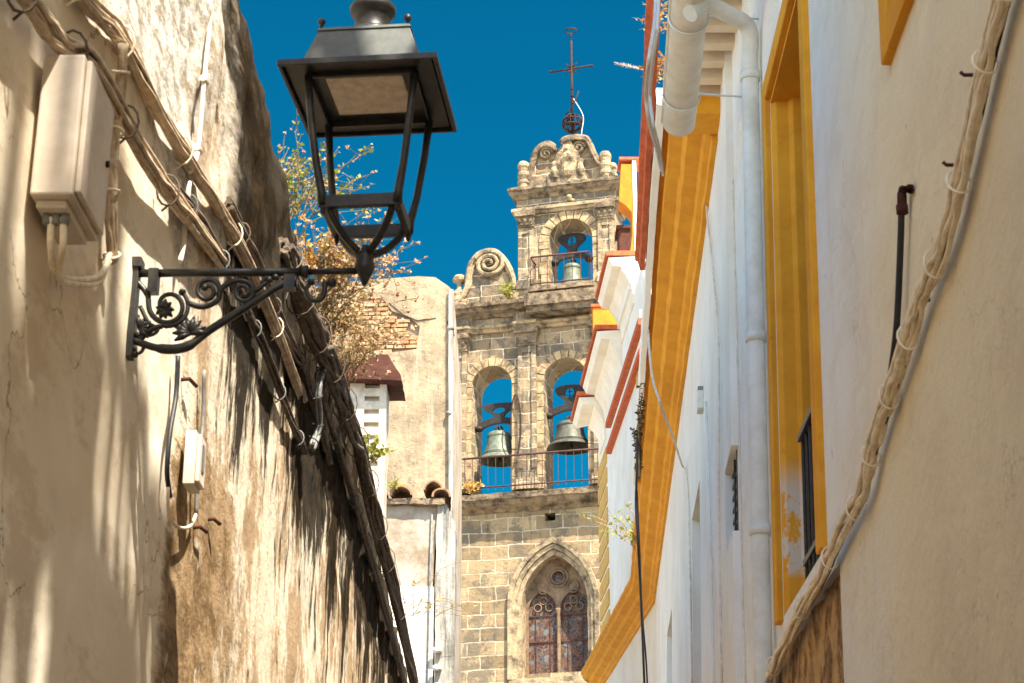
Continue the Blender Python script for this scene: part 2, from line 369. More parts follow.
def gable_mat():
    m = Mat('patchy_render', .93, 0, .12)
    c = m.mix(m.ramp(m.noise(1.1, 7, .7), .38, .62), (.40, .31, .195), (.25, .19, .12))
    c = m.mix(m.math('MULTIPLY', m.ramp(m.noise(5, 8, .78), .50, .64), .65), c, (.15, .115, .08))
    c = m.mix(m.math('MULTIPLY', m.ramp(m.noise(1, 7, .7, vec=m.map((6, 6, .5))), .56, .70), .5), c, (.46, .39, .28))
    m.color(c); m.bump(m.noise(9, 8, .75), .8, .04); return m.m
M['gable'] = gable_mat()
def strip_mat():
    m = Mat('washed_out_render', .93, 0, .12)
    c = m.mix(m.ramp(m.noise(1, 7, .75, vec=m.map((9, 9, .8))), .40, .62), (.40, .375, .32), (.14, .13, .11))
    m.color(c); m.bump(m.noise(9, 8, .75), .6, .03); return m.m
M['strip'] = strip_mat()
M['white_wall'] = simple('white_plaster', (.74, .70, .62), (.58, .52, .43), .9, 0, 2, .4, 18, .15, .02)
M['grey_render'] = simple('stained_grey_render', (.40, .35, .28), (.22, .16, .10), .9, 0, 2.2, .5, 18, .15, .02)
M['chimney'] = simple('chimney_plaster', (.60, .54, .43), (.38, .32, .24), .9, 0, 6, .5, 25, .15, .01)
def wood_mat():
    m = Mat('weathered_wood', .85, 0, .2)
    g = m.noise(1, 8, .75, vec=m.map((14, 14, .9))); c = m.mix(m.ramp(g, .38, .62), (.52, .31, .13), (.19, .10, .04))
    c = m.mix(m.math('MULTIPLY', m.ramp(m.noise(5, 7, .75), .5, .62), .45), c, (.50, .35, .19)); m.color(c); m.bump(g, .8, .01); return m.m
M['wood'] = wood_mat()
M['bare_wall'] = simple('bare_brown_masonry', (.56, .36, .17), (.17, .095, .045), .95, 0, 5, 1, 12, .1, .05, (.40, .62))
def leaf(name, a, b):
    m = Mat(name, .7, 0, .2); m.color(m.mix(m.ramp(m.noise(9, 2), .35, .65), a, b))
    t = m.N('ShaderNodeBsdfTranslucent'); m.L(m.mix(.5, a, b), t.inputs[0]); ms = m.N('ShaderNodeMixShader'); ms.inputs[0].default_value = .35
    m.L(m.b.outputs[0], ms.inputs[1]); m.L(t.outputs[0], ms.inputs[2]); m.L(ms.outputs[0], m.nt.nodes['Material Output'].inputs[0]); return m.m
M['leaf_green'] = leaf('yellow_green_leaf', (.22, .27, .03), (.38, .34, .06))
M['leaf_orange'] = leaf('dried_leaf', (.62, .27, .06), (.45, .36, .10))
M['leaf_straw'] = leaf('straw', (.58, .43, .20), (.38, .26, .11))
M['leaf_deep'] = leaf('green_leaf', (.06, .11, .03), (.12, .15, .04))
M['blossom'] = leaf('dry_pink_blossom', (.60, .33, .20), (.66, .52, .34))
M['moss'] = leaf('dark_moss', (.05, .045, .02), (.13, .09, .03))
M['stem'] = simple('dry_stem', (.34, .23, .12), (.2, .13, .07))
M['feather'] = leaf('bleached_seed_head', (.80, .74, .64), (.62, .50, .38))
def glass_mat():
    m = Mat('leaded_glass', .6, 0, .15)
    v = m.N('ShaderNodeTexVoronoi'); v.inputs['Scale'].default_value = 8; m.L(m.map((1, 1, 1)), v.inputs['Vector'])
    e = m.N('ShaderNodeTexVoronoi'); e.feature = 'DISTANCE_TO_EDGE'; e.inputs['Scale'].default_value = 9; m.L(m.co, e.inputs['Vector'])
    r, g, b_ = m.sep(v.outputs['Color'])
    c = m.mix(m.ramp(r, .35, .55), (.075, .030, .018), (.12, .060, .040)); c = m.mix(m.ramp(g, .66, .74), c, (.055, .055, .06))
    c = m.mix(m.ramp(b_, .88, .93), c, (.13, .14, .14)); c = m.mix(m.ramp(e.outputs[0], .05, .02), c, (.17, .13, .10))
    m.color(c); m.bump(m.noise(6), .3, .01); return m.m
M['glass'] = glass_mat()
M['dark_glass'] = simple('dark_window_glass', (.03, .033, .035), (.05, .05, .05), .15, 0, 3, .02, 5, .6)
def paving():
    m = Mat('stone_paving', .85, 0, .2); br = m.N('ShaderNodeTexBrick'); m.L(m.co, br.inputs[0]); br.inputs['Scale'].default_value = 2.5
    br.inputs['Color1'].default_value = (.50, .45, .37, 1); br.inputs['Color2'].default_value = (.40, .36, .30, 1); br.inputs['Mortar'].default_value = (.15, .13, .11, 1)
    m.color(br.outputs[0]); m.bump(m.noise(10), .3, .01); return m.m
M['paving'] = paving()

# ================================================================ THE SETTING
g = MB(); g.add([(-600, -600, 0), (600, -600, 0), (600, 600, 0), (-600, 600, 0)], [(0, 1, 2, 3)])
tag(build('street', g, M['paving'], origin=(0, 0, 0)), kind='structure')

# ================================================================ LEFT: long stained wall
XL = -1.2
def wall_top(Y):
    pts = [(-6, 6.5), (3, 6.4), (6.8, 6.02), (9.3, 5.82), (12, 5.92), (14, 5.8), (16.5, 5.6), (19, 5.48), (21.5, 5.24), (24, 5.0)]
    for (a, za), (b, zb) in zip(pts, pts[1:]):
        if Y <= b: return za+(zb-za)*(Y-a)/(b-a)
    return pts[-1][1]
lw = thing('plaster_wall', 'tall old plaster wall on the left, cream below and blackened along its broken top', 'wall', (XL, 0, 0))
mb = MB(); ys = []
y = -6.0
while y < 22.6: ys.append(y); y += .05 if 3 < y < 14 else .1
zf = [0, 1, 2, 2.5] + [2.7+i*.045 for i in range(200)]
prof_n = 74; vs = []
for Y in ys:
    T_ = wall_top(Y)+.05*noise.noise((0, Y*1.7, 0))+.05*noise.noise((3, Y*5, 0))
    for k in range(60):
        f = k/59; z = 2.2+(T_-2.2-.08)*f if k else 0
        amp = .012+.03*max(0, min(1, (z-4.2)/.8)) if Y > 5.6 else .008+.008*max(0, min(1, (z-4.2)/.8))
        dd = amp*noise.noise((7, Y*2.2, z*2.2))+amp*.6*noise.noise((1, Y*8, z*6))
        lean = -.05*max(0, (z-T_+.6)/.6)**2
        vs.append(Vector((XL+dd+lean, Y, z)))
    for k in range(1, 13):
        a = k/12; x = XL-.10-.42*a; z = T_-.08+.10*math.sin(PI*min(1, a*1.2))+.03*noise.noise((x*6, Y*4, 2))
        vs.append(Vector((x, Y, z)))
    vs.append(Vector((XL-.55, Y, T_-.2))); vs.append(Vector((XL-.55, Y, 0)))
fs = []
for i in range(len(ys)-1):
    for k in range(prof_n-1): fs.append((i*prof_n+k, i*prof_n+k+1, (i+1)*prof_n+k+1, (i+1)*prof_n+k))
fs.append(tuple(range(prof_n))); fs.append(tuple((len(ys)-1)*prof_n+k for k in range(prof_n)))
mb.add(vs, fs, True)
build('wall_body', mb, M['old_plaster'], lw)

# unseen tall house added behind the camera, right side, to shade the left wall
th = thing('added_shade_house', 'unseen tall cream house added behind the photographer on the right for its shade', 'house', (4, -7, 0))
mb = MB(); mb.box((1.36, -14, 0), (7, 1.9, 9.2)); build('wall', mb, M['cornice_cream'], th)
hl = lambda a, b, w_, h_: [(a, b), (a+w_, b), (a+w_*1.0, b+h_), (a+.02, b+h_*.9)]
mb = MB(); mb.plate([[(-8, 9.2), (1.88, 9.2), (1.88, 10.75), (1.3, 10.75), (1.3, 11.0), (.75, 11.0), (.75, 11.55), (.1, 11.55), (.1, 12.1), (-8, 12.1)],
    hl(-.08, 9.45, .10, .62), hl(.16, 9.4, .17, .8), hl(-.37, 10.7, .15, .75), hl(-.17, 10.62, .11, .6), hl(-.64, 10.7, .16, .6), hl(.48, 10.95, .14, .5), hl(.34, 10.5, .06, .3)]
    +[hl(q, 10.40-.03*k, .10+.02*(k % 2), .55-.06*(k % 3)) for k, q in enumerate((.66, .84, 1.02, 1.17))]+[hl(1.40, 10.1, .07, .5), hl(1.58, 9.9, .09, .65)], 0, .03, lambda a, b, d: Vector((1.5+d, a, b)))
build('sun_patch_screen', mb, M['cornice_cream'], th)  # added thin screen, outline and holes shaped to throw sun patches
lh = thing('low_house', 'low cream house behind the photographer on the left', 'house', (-4, -10, 0))
mb = MB(); mb.box((-7, -14, 0), (-1.3, -6.1, 6)); build('wall', mb, M['cornice_cream'], lh)

# ---- bundles of cable
def bundle(name, pts, n, R, r, mat, parent=None, seg=8, tie=None, tie_mat=None, wob=.35, twist=1.2, label=None, cat=None, group=None, out=Vector((1, 0, 0))):
    path = crom(pts, seg); m_ = len(path); mb = MB()
    for k in range(n):
        ph = 2*PI*k/n+random.uniform(-.3, .3); rr = R*random.uniform(.45, 1) if n > 1 else 0
        q = []
        for i, p in enumerate(path):
            t = (path[min(i+1, m_-1)]-path[max(i-1, 0)]).normalized(); b = t.cross(out).normalized(); a = b.cross(t)
            an = ph+twist*i/seg*.5+wob*noise.noise((k*3.1, i*.35, 0))*3
            sw = 1+.5*noise.noise((k*7.7, i*.22, 4))
            q.append(p+(b*math.cos(an)*sw+a*math.sin(an)*.55)*rr)
        mb.tube(q, r*random.uniform(.8, 1.25), 6)
    if tie is None or tie_mat is None:
        o = build(name, mb, mat, parent)
        if label: tag(o, label, cat, group)
        return o
    root = parent or thing(name, label, cat, path[0], 0, group)
    build('strands', mb, mat, root)
    i = tie//2
    while i < m_-1:
        t = (path[i+1]-path[i-1]).normalized(); b = t.cross(out).normalized(); a = b.cross(t); tm = MB()
        tm.tube([path[i]+(b*math.cos(x)*1.12+a*math.sin(x)*.8)*(R+r) for x in [2*PI*j/12 for j in range(12)]], .004, 5, closed=True)
        tm.tube([path[i]+b*(R+r)*1.1, path[i]+b*(R+r)*1.5-a*.02], .004, 5)
        build('cable_tie', tm, tie_mat, root); i += tie
    return root
def L(px, py, off=.03): return at_x(px, py, XL+off)
bundle('cable_bundle', [L(70, -40), L(84, 0), L(122, 42), L(167, 126), L(206, 187), L(242, 250), L(272, 318), L(300, 392)], 10, .040, .0075, M['cable_cream'], tie=11, wob=.2, twist=.45, tie_mat=M['cable_pale'],
       label='upper cream painted cable bundle running down the left wall beside the white conduit', cat='cables')
bundle('cable_bundle', [L(10, -30, .05), L(29, 0, .05), L(62, 45, .05), L(92, 62, .05), L(126, 122, .05), L(152, 168, .05), L(180, 206, .05), L(222, 262, .04)], 9, .040, .008, M['cable_cream'], tie=13, wob=.2, twist=.45, tie_mat=M['cable_brown'],
       label='lower cream painted cable bundle passing behind the pale meter cabinet', cat='cables')
bundle('cable_bundle', [L(123, 44, .06), L(120, 100, .05), L(113, 150, .04), L(111, 205, .04), L(112, 262, .03)], 5, .020, .009, M['cable_cream'], tie=9, tie_mat=M['cable_pale'],
       label='short cream cable bundle dropping straight down just right of the meter cabinet', cat='cables')
bundle('cable_bundle', [L(176, 190), L(204, 226), L(240, 296), L(268, 360), L(290, 420), L(306, 452)], 5, .030, .007, M['cable_brown'], tie=8, tie_mat=M['cable_grey'],
       label='thin dark cable bundle on the mouldy plaster, ending in a loop', cat='cables')
bundle('cable_bundle', [L(228, 205), L(256, 262), L(284, 330), L(304, 372), L(322, 430), L(330, 462)], 6, .034, .009, M['cable_brown'], tie=9, tie_mat=M['cable_brown'],
       label='brown dusty cable bundle crossing the blackened plaster toward the wall top', cat='cables')
tp = [L(283, 245, .02), L(298, 290, .07), L(317, 335, .12), L(334, 372, .13), L(350, 420, .12), L(364, 465, .12), L(376, 520, .12), L(386, 560, .12), L(401, 621, .12), L(418, 700, .12)]
bundle('cable_bundle', tp, 18, .085, .016, M['cable_brown'], tie=5, tie_mat=M['cable_brown'], seg=6,
       label='thick brown bundle of cables with many ties along the top of the left wall', cat='cables')
bundle('cable_bundle', [L(322, 395, .05), L(345, 470, .05), L(360, 520, .05), L(378, 585, .05), L(398, 660, .05), L(404, 690, .05)], 4, .03, .014, M['cable_brown'], tie=9, tie_mat=M['cable_grey'],
       label='slim brown cable pair under the thick bundle on the far left wall', cat='cables')
mb = MB()
bundle('cable_splice', [L(327, 350, .1), L(322, 372, .1), L(317, 392, .1), L(318, 425, .09), L(312, 447, .07)], 4, .03, .011, M['cable_grey'], tie=7, tie_mat=M['cable_black'],
       label='grey taped cable splice hanging from the wall top near the dry weeds', cat='cables')
for pts, lab, mt, r in (
    ([L(211, -10), L(210, 20), L(204, 80), L(198, 149), L(190, 172)], 'thin white conduit clipped vertically to the rough plaster', 'conduit', .009),
    ([L(189, 182), L(186, 215), L(183, 245), L(180, 262)], 'short pale conduit hanging below the cream cables', 'conduit', .010),
    ([L(178, 356), L(176, 395), L(170, 432), L(167, 470), L(170, 497)], 'black cable dropping from the lamp bracket to the small meter box', 'cable_black', .009),
    ([L(204, 370), L(203, 420), L(198, 470), L(196, 515)], 'grey blue conduit right of the small meter box', 'cable_grey', .008),
    ([L(168, 487), L(169, 515), L(178, 527), L(190, 526), L(197, 512)], 'looped pale cable below the small meter box', 'cable_pale', .006)):
    mb = MB(); mb.tube(crom(pts, 6), r, 8)
    if 'white conduit' in lab:
        for q in (pts[2], pts[3]): mb.tube([q+Vector((.0, -.02, 0)), q+Vector((.0, .03, 0))], .014, 8)
    tag(build('conduit' if 'conduit' in lab else 'cable', mb, M[mt]), lab, 'conduit' if 'conduit' in lab else 'cable')

# ---- meter cabinets
def cabinet(y0, y1, z0, z1, dep, lab, big=True):
    t = thing('meter_cabinet', lab, 'cabinet', (XL, (y0+y1)/2, z0), 0)
    mb = MB(); mb.box((XL+.02, y0, z0), (XL+dep, y1, z1)); build('cabinet_body', mb, M['box'], t, bevel=.006 if big else .003)
    mb = MB(); mb.box((XL+dep+.001, y0+.012, z0+.012), (XL+dep+.016, y1-.012, z1-.012)); build('cover', mb, M['box'], t, bevel=.004)
    if big:
        mb = MB(); mb.box((XL+.03, y0+.03, z0-.022), (XL+dep-.02, y1-.03, z0-.001)); build('base_lip', mb, M['box'], t, bevel=.004)
        for j in range(3):
            mb = MB(); mb.tube([(XL+.05+.022*j, y0+.07, z0-.05), (XL+.05+.022*j, y0+.07, z0-.02)], .011, 10); build('cable_gland', mb, M['cable_grey'], t)
        mb = MB(); mb.tube([(XL+dep+.016, y1-.05, z0+.2), (XL+dep+.024, y1-.05, z0+.2)], .009, 10); build('lock', mb, M['iron'], t)
    else:
        mb = MB(); mb.box((XL+dep+.0165, y0+.05, z0+.06), (XL+dep+.02, y1-.05, z1-.04)); build('window', mb, M['dark_glass'], t)
    return t
cabinet(3.93, 4.22, 3.47, 3.86, .125, 'large pale meter cabinet high on the left wall under the cables')
cabinet(6.12, 6.26, 3.37, 3.57, .06, 'small cream meter box with a cable loop, below the lamp bracket', False)
for dx, lab in ((0, 'cream cable looping from the meter cabinet base, nearer strand'), (.03, 'cream cable looping from the meter cabinet base, farther strand')):
    mb = MB(); mb.tube(crom([(XL+.06+dx, 4.0, 3.44), (XL+.06+dx, 4.02, 3.37), (XL+.05, 4.12+dx, 3.345), (XL+.03, 4.35+dx, 3.42), (XL+.03, 4.62+dx, 3.54), (XL+.03, 4.74, 3.64+dx)], 6), .009, 8)
    tag(build('cable', mb, M['cable_pale']), lab, 'cable')
# rusty iron staples and a hook in the wall
for (a, b), lab in (((181, 380), 'short rusty iron stub beside the black cable'), ((192, 528), 'small rusty staple under the meter box loop'), ((206, 520), 'short rusty nail right of the meter box')):
    p = L(a, b, 0); mb = MB(); mb.tube([p+Vector((-.01, 0, 0)), p+Vector((.03, 0, .005)), p+Vector((.04, .09, .008))], .008, 6)
    tag(build('iron_staple', mb, M['rust']), lab, 'staple')

# ================================================================ THE LAMP
YB = 5.18
def B(cx, cy, dy=0): return at_depth(100+.322*cx, 200+.322*cy, YB)+Vector((0, dy, 0))
lamp = thing('wall_lantern', 'black iron street lantern on a scrolled wall bracket', 'street lamp', (XL, YB, 3.5))
mb = MB(); mb.box((XL+.0, YB-.022, 3.50), (XL+.022, YB+.022, 3.83)); mb.box((XL-.01, YB-.03, 3.80), (XL+.03, YB+.03, 3.835))
for z in (3.53, 3.79): mb.tube([(XL+.02, YB, z), (XL+.032, YB, z)], .010, 8)
build('wall_plate', mb, M['black'], lamp, bevel=.003)
zt = B(300, 228).z
br = MB(); x1 = B(640, 215).x
br.tube([(XL, YB, zt), (x1, YB, zt+.005)], .0135, 12); br.tube([(x1-.005, YB, zt+.005), (-.47, YB, zt+.009)], .0105, 12)
br.tube([(x1-.012, YB, zt+.005), (x1+.008, YB, zt+.005)], .021, 12)
bracket = build('bracket_arm', br, M['black'], lamp)
st = MB(); st.tube(crom([B(100, 435), B(190, 462), B(270, 455), B(340, 405), B(450, 335), B(560, 265), B(612, 258)], 6), [.012]*6+[.016]*8+[.013]*23, 10)
st.box((B(585, 0).x, YB-.016, B(0, 280).z), (B(618, 0).x, YB+.016, B(0, 235).z)); st.box((B(172, 0).x, YB-.02, B(0, 290).z), (B(202, 0).x, YB+.02, B(0, 218).z))
build('strut', st, M['black'], lamp)
def spiral(c, r0, r1, a0, turns, n=30):
    return [B(c[0]+(r0+(r1-r0)*i/n)*math.cos(a0+turns*2*PI*i/n), c[1]+(r0+(r1-r0)*i/n)*math.sin(a0+turns*2*PI*i/n)) for i in range(n+1)]
def scroll(pts, r=.0085):
    mb = MB(); n = len(pts); mb.tube(pts, [r*(1.15-.35*i/n) for i in range(n)], 8); mb.lathe([(0.0001, -.012), (.010, -.008), (.013, 0), (.010, .008), (.0001, .012)], pts[-1], 10); build('scroll', mb, M['black'], lamp)
scroll(crom([B(110, 250), B(135, 275), B(150, 300)], 4)+spiral((212, 328), 62, 22, PI*1.05, -1.15))
scroll(crom([B(115, 440), B(165, 400), B(200, 392)], 4)[:-1]+spiral((212, 328), 64, 60, PI*.6, -.42, 12))
scroll(crom([B(270, 320), B(320, 332), B(365, 312), B(372, 280)], 4)[:-1]+spiral((333, 283), 40, 14, 0, -1.35))
scroll(crom([B(365, 300), B(385, 268), B(430, 250), B(475, 262)], 4)[:-1]+spiral((445, 286), 34, 12, -.6, 1.3))
scroll(crom([B(478, 285), B(500, 270), B(525, 248)], 4), .008)
scroll(crom([B(118, 255), B(85, 235), B(62, 265), B(72, 305), B(98, 318)], 5), .007)
scroll(crom([B(125, 330), B(150, 380), B(180, 400), B(160, 420), B(118, 420)], 5), .006)
scroll(crom([B(140, 440), B(130, 470), B(108, 480)], 5), .006)
scroll(crom([B(700, 255), B(690, 305), B(655, 310), B(640, 280), B(655, 255)], 5), .008)
scroll(crom([B(500, 262), B(515, 240), B(545, 240)], 4), .006)
def petals(c, R, n, sz, a0=0, spread=2*PI):
    mb = MB()
    for k in range(n):
        a = a0+spread*k/n; tip = B(c[0]+R*math.cos(a), c[1]+R*math.sin(a), random.uniform(-.012, .012)); base = B(*c)
        mb.tube([base, base.lerp(tip, .55)+Vector((0, -.006, 0)), tip], [sz*.5, sz, sz*.25], 7)
    return mb
build('rosette', petals((200, 340), 30, 9, .011), M['black'], lamp)
build('acanthus_leaf', petals((280, 415), 54, 9, .012, PI*.85, PI*1.3), M['black'], lamp)
build('acanthus_leaf', petals((120, 400), 45, 6, .008, -PI*.5, PI*.9), M['black'], lamp)
mb = MB(); b0 = B(720, 257); mb.lathe([(.0001, -.016), (.012, -.011), (.016, 0), (.012, .011), (.0001, .016)], b0, 12); mb.tube([B(690, 262), b0], .006, 6); build('ball', mb, M['black'], lamp)

# lantern, turned a few degrees, local frame at the stem
LC = Vector((at_depth(365, 262, YB).x, YB, 0)); YAW = R_(-5.5); ca, sa = math.cos(YAW), math.sin(YAW)
def LP(x, y, z): return Vector((LC.x+x*ca-y*sa, LC.y+x*sa+y*ca, z))
def frustum(mb, w0, z0, w1, z1, th=0):
    q = [LP(sx*w0, sy*w0, z0) for sx, sy in ((-1,-1),(1,-1),(1,1),(-1,1))]+[LP(sx*w1, sy*w1, z1) for sx, sy in ((-1,-1),(1,-1),(1,1),(-1,1))]
    mb.add(q, [(0,1,2,3),(4,5,6,7),(0,1,5,4),(1,2,6,5),(2,3,7,6),(3,0,4,7)])
def ringsq(mb, wo, wi, z0, z1, wo1=None, wi1=None):
    wo1 = wo if wo1 is None else wo1; wi1 = wi if wi1 is None else wi1
    S4 = ((-1,-1),(1,-1),(1,1),(-1,1)); q = [LP(a*w_, b*w_, z) for w_, z in ((wo, z0), (wi, z0), (wo1, z1), (wi1, z1)) for a, b in S4]; fs = []
    for k in range(4):
        j = (k+1) % 4; fs += [(k, j, 4+j, 4+k), (8+k, 8+j, 12+j, 12+k), (k, j, 8+j, 8+k), (4+k, 4+j, 12+j, 12+k)]
    mb.add(q, fs)
ZR = 4.41; W = .255
mb = MB(); ringsq(mb, W, W-.012, ZR-.004, ZR+.018); ringsq(mb, W-.004, .165, ZR+.016, ZR+.042, W-.06, .165)
ringsq(mb, .235, .178, ZR+.006, ZR+.018); build('roof_rim', mb, M['black'], lamp, bevel=.002)
mb = MB(); frustum(mb, .192, ZR+.042, .150, ZR+.175); frustum(mb, .156, ZR+.1752, .148, ZR+.19)
build('hood', mb, M['hood'], lamp, bevel=.003)
mb = MB(); ringsq(mb, .175, .168, ZR-.008, ZR+.028); ringsq(mb, .168, .128, ZR+.015, ZR+.024); build('inner_frame', mb, M['black'], lamp)
mb = MB(); frustum(mb, .127, ZR+.012, .122, ZR+.027); build('diffuser', mb, M['diffuser'], lamp, bevel=.004)
zc = ZR+.19
mb = MB(); mb.lathe([(.082, 0), (.092, .012), (.094, .035), (.088, .046), (.064, .052), (.060, .06), (.060, .12), (.075, .13), (.078, .15), (.065, .165), (.05, .19), (.02, .22), (.012, .27), (.0005, .29)], LP(0, 0, zc), 28); build('chimney_cap', mb, M['black'], lamp)
for sx in (-1, 1):
    for sy in (-1, 1):
        mb = MB(); mb.lathe([(.005, 0), (.005, .012), (.011, .018), (.013, .027), (.009, .036), (.001, .042)], LP(sx*.142, sy*.142, zc-.002), 10); build('finial', mb, M['black'], lamp)
ZB = 3.985; wb = .118
for sx in (-1, 1):
    for sy in (-1, 1):
        mb = MB()
        mb.tube([LP(sx*.172, sy*.172, ZR), LP(sx*.160, sy*.160, ZR-.14), LP(sx*.140, sy*.140, ZR-.30), LP(sx*.122, sy*.122, ZB+.03), LP(sx*wb, sy*wb, ZB-.01)], [.014, .013, .013, .015, .017], 6)
        mb.lathe([(.001, -.02), (.008, -.012), (.008, 0), (.012, .006)], LP(sx*wb, sy*wb, ZB-.022), 8)
        build('post', mb, M['black'], lamp)
        mb = MB(); mb.tube(crom([LP(sx*wb*.85, sy*wb*.85, ZB-.01), LP(sx*.088, sy*.088, ZB-.045), LP(sx*.055, sy*.055, ZB-.095), LP(sx*.02, sy*.02, ZB-.128)], 5), .0125, 7); build('curved_arm', mb, M['black'], lamp)
mb = MB(); ringsq(mb, wb+.010, wb-.012, ZB-.020, ZB+.022); build('base_ring', mb, M['black'], lamp, bevel=.002)
mb = MB(); zb = zt+.01
mb.lathe([(.0005, -.055), (.008, -.048), (.02, -.02), (.030, 0), (.033, .015), (.026, .035), (.030, .045), (.022, .06), (.012, .075), (.012, .085)], LP(0, 0, zb), 18); build('stem', mb, M['black'], lamp)

# ================================================================ weeds on the wall
def weed(name, label, base, h, n, spread, lean, leafm, leaves, size, blossom=None, nb=0, group=None, cat='plant', stemr=.0025, droop=0.3, bs=.012):
    t = thing(name, label, cat, base, 0, group); sm, lf, bl = MB(), MB(), MB(); base = Vector(base)
    for i in range(n):
        d = Vector((random.gauss(0, spread)+lean[0], random.gauss(0, spread)+lean[1], 1)).normalized()*h*random.uniform(.5, 1.1)
        b = base+Vector((random.gauss(0, .25*h*spread), random.gauss(0, .6*h*spread), 0)); q = []
        for k in range(6):
            f = k/5; q.append(b+d*f+Vector((d.x, d.y, 0))*f*f*droop+Vector((0, 0, -droop*.5*h*f*f*f))+noise.noise_vector((i*3.3, f*2.5, 1))*.12*h*f)
        sm.tube(q, [stemr*(1-.6*k/5) for k in range(6)], 3, cap=False)
        for j in range(leaves):
            f = random.uniform(.08, 1)*5; k = min(int(f), 4); p = q[k].lerp(q[k+1], f-k)
            a = Vector((random.gauss(0, 1), random.gauss(0, 1), random.gauss(.2, .7))).normalized(); s_ = size*random.uniform(.6, 1.5)
            b_ = a.orthogonal().normalized(); b_.rotate(Matrix.Rotation(random.uniform(0, 6.28), 3, a)); b_ *= s_*.28
            lf.add([p, p+a*s_*.5+b_, p+a*s_, p+a*s_*.5-b_], [(0, 1, 2, 3)])
        for j in range(nb):
            p = q[random.choice((3, 4, 5, 5))]+Vector((random.gauss(0, .05), random.gauss(0, .05), random.gauss(0, .04)))*h*2; s_ = bs*random.uniform(.5, 1.3)
            sm.tube([q[4], p], [stemr*.5]*2, 3, cap=False)
            for _ in range(5):
                a = Vector((random.gauss(0, 1), random.gauss(0, 1), random.gauss(0, 1))).normalized()*s_; c_ = a.orthogonal().normalized()*s_*.7
                bl.add([p-a*.5, p+c_, p+a, p-c_], [(0, 1, 2, 3)])
    build('stems', sm, M['stem'], t)
    if lf.v: build('leaves', lf, leafm, t)
    if bl.v: build('blossoms', bl, M[blossom], t)
    return t
XT = XL-.12
G1 = 'weeds growing on the top of the left wall'
weed('weed', 'yellow green feathery weed nearest the lantern on the wall top', (XT+.1, 9.1, 5.84), .50, 40, .42, (.26, 0), M['leaf_green'], 16, .028, 'blossom', 2, group=G1, stemr=.0035, bs=.014)
weed('flowering_weed', 'tall wiry weed with dry pink blossoms against the blue sky', (XT+.15, 10.3, 5.68), .66, 50, .42, (.36, 0), M['leaf_straw'], 22, .026, 'blossom', 5, group=G1, stemr=.0032, bs=.020)
weed('flowering_weed', 'wiry pink weed farther back behind the lantern stem', (XT+.15, 11.6, 5.75), .56, 46, .36, (.36, 0), M['leaf_straw'], 24, .028, 'blossom', 4, group=G1, stemr=.003, bs=.020)
weed('creeper', 'orange dried creeper spilling over the wall top', (XT+.12, 10.2, 5.90), .34, 48, .55, (.25, 0), M['leaf_orange'], 24, .034, group=G1, droop=.9, stemr=.004)
weed('creeper', 'straw coloured dried creeper behind the orange one', (XT+.12, 11.2, 5.93), .36, 40, .50, (.15, 0), M['leaf_straw'], 24, .034, 'blossom', 2, group=G1, droop=.8, stemr=.004)
weed('weed', 'small green tuft below the brown chimney cap', (XT+.15, 14.0, 5.84), .26, 16, .35, (.3, 0), M['leaf_green'], 14, .04, group=G1, stemr=.005)
weed('weed', 'thin weed high on the near wall top at the picture edge', (XL-.1, 6.75, 5.84), .22, 7, .4, (.5, 0), M['leaf_green'], 8, .03, group=G1)
weed('seed_stalk', 'two bleached seed stalks leaning out near the lantern', (XT+.1, 8.6, 5.58), .26, 4, .25, (1.1, 0), M['leaf_straw'], 1, .02, 'blossom', 1, group=G1, bs=.02)
weed('weed', 'trailing red brown twigs under the roof tiles', (-1.3, 21.2, 6.1), .9, 12, .7, (.6, 0), M['leaf_orange'], 3, .05, group=G1, droop=.9, stemr=.006)

# ================================================================ MIDDLE DISTANCE LEFT: chimney, gable house, tile coped wall
ch = thing('chimney', 'white plastered chimney with square vents and a rusty brown cap', 'chimney', (-1.62, 18.2, 5))
def CHP(x, z, d): return Vector((x, 18-d, z))
holes = []
for k in range(7):
    zz = 8.02-.145*k-.12*0; holes.append([(-1.58, zz-.155), (-1.42, zz-.155), (-1.42, zz-.10), (-1.58, zz-.10)])
mb = MB(); mb.plate([[(-1.74, 5), (-1.345, 5), (-1.345, 8.06), (-1.74, 8.06)]]+holes, 0, -.06, CHP); mb.box((-1.74, 18.06, 5), (-1.345, 18.42, 8.06)); mb.box((-1.77, 17.975, 7.99), (-1.315, 18.45, 8.03))
build('stack', mb, M['chimney'], ch)
mb = MB(); mb.plate([[(-1.86, 7.93), (-1.17, 7.90), (-1.19, 7.97), (-1.33, 8.19), (-1.84, 8.16)]], .16, -.55, CHP)
build('cap', mb.rough(.1, .012, 6), M['rust'], ch)

gh = thing('gable_house', 'pale patchy rendered house gable beside the bell tower', 'house', (-2.5, 28, 0))
GY = 26.0
def GP(x, z, d): return Vector((x+.0, GY-d-(x+.9)*.10, z))
brk = [(-2.42, 12.22), (-2.05, 12.2), (-1.9, 11.98), (-1.62, 11.86), (-1.45, 11.7), (-1.5, 11.32), (-1.9, 11.28), (-2.3, 11.3), (-2.6, 11.7)]
mb = MB(); mb.plate([[(-6, 0), (-.83, 0), (-.88, 8), (-.915, 12.25), (-1.0, 12.36), (-1.22, 12.53), (-1.5, 12.56), (-2.2, 12.53), (-2.75, 12.5), (-4, 12.3), (-6, 12.2)], brk], 0, -.07, GP)
mb2 = MB(); mb2.plate([[(-6, 0), (-.84, 0), (-.92, 12.22), (-1.24, 12.5), (-2.75, 12.47), (-6, 12.15)]], -.072, -5, GP)
build('wall', mb, M['gable'], gh); build('core_wall', mb2, M['grey_render'], gh)
mb = MB(); 
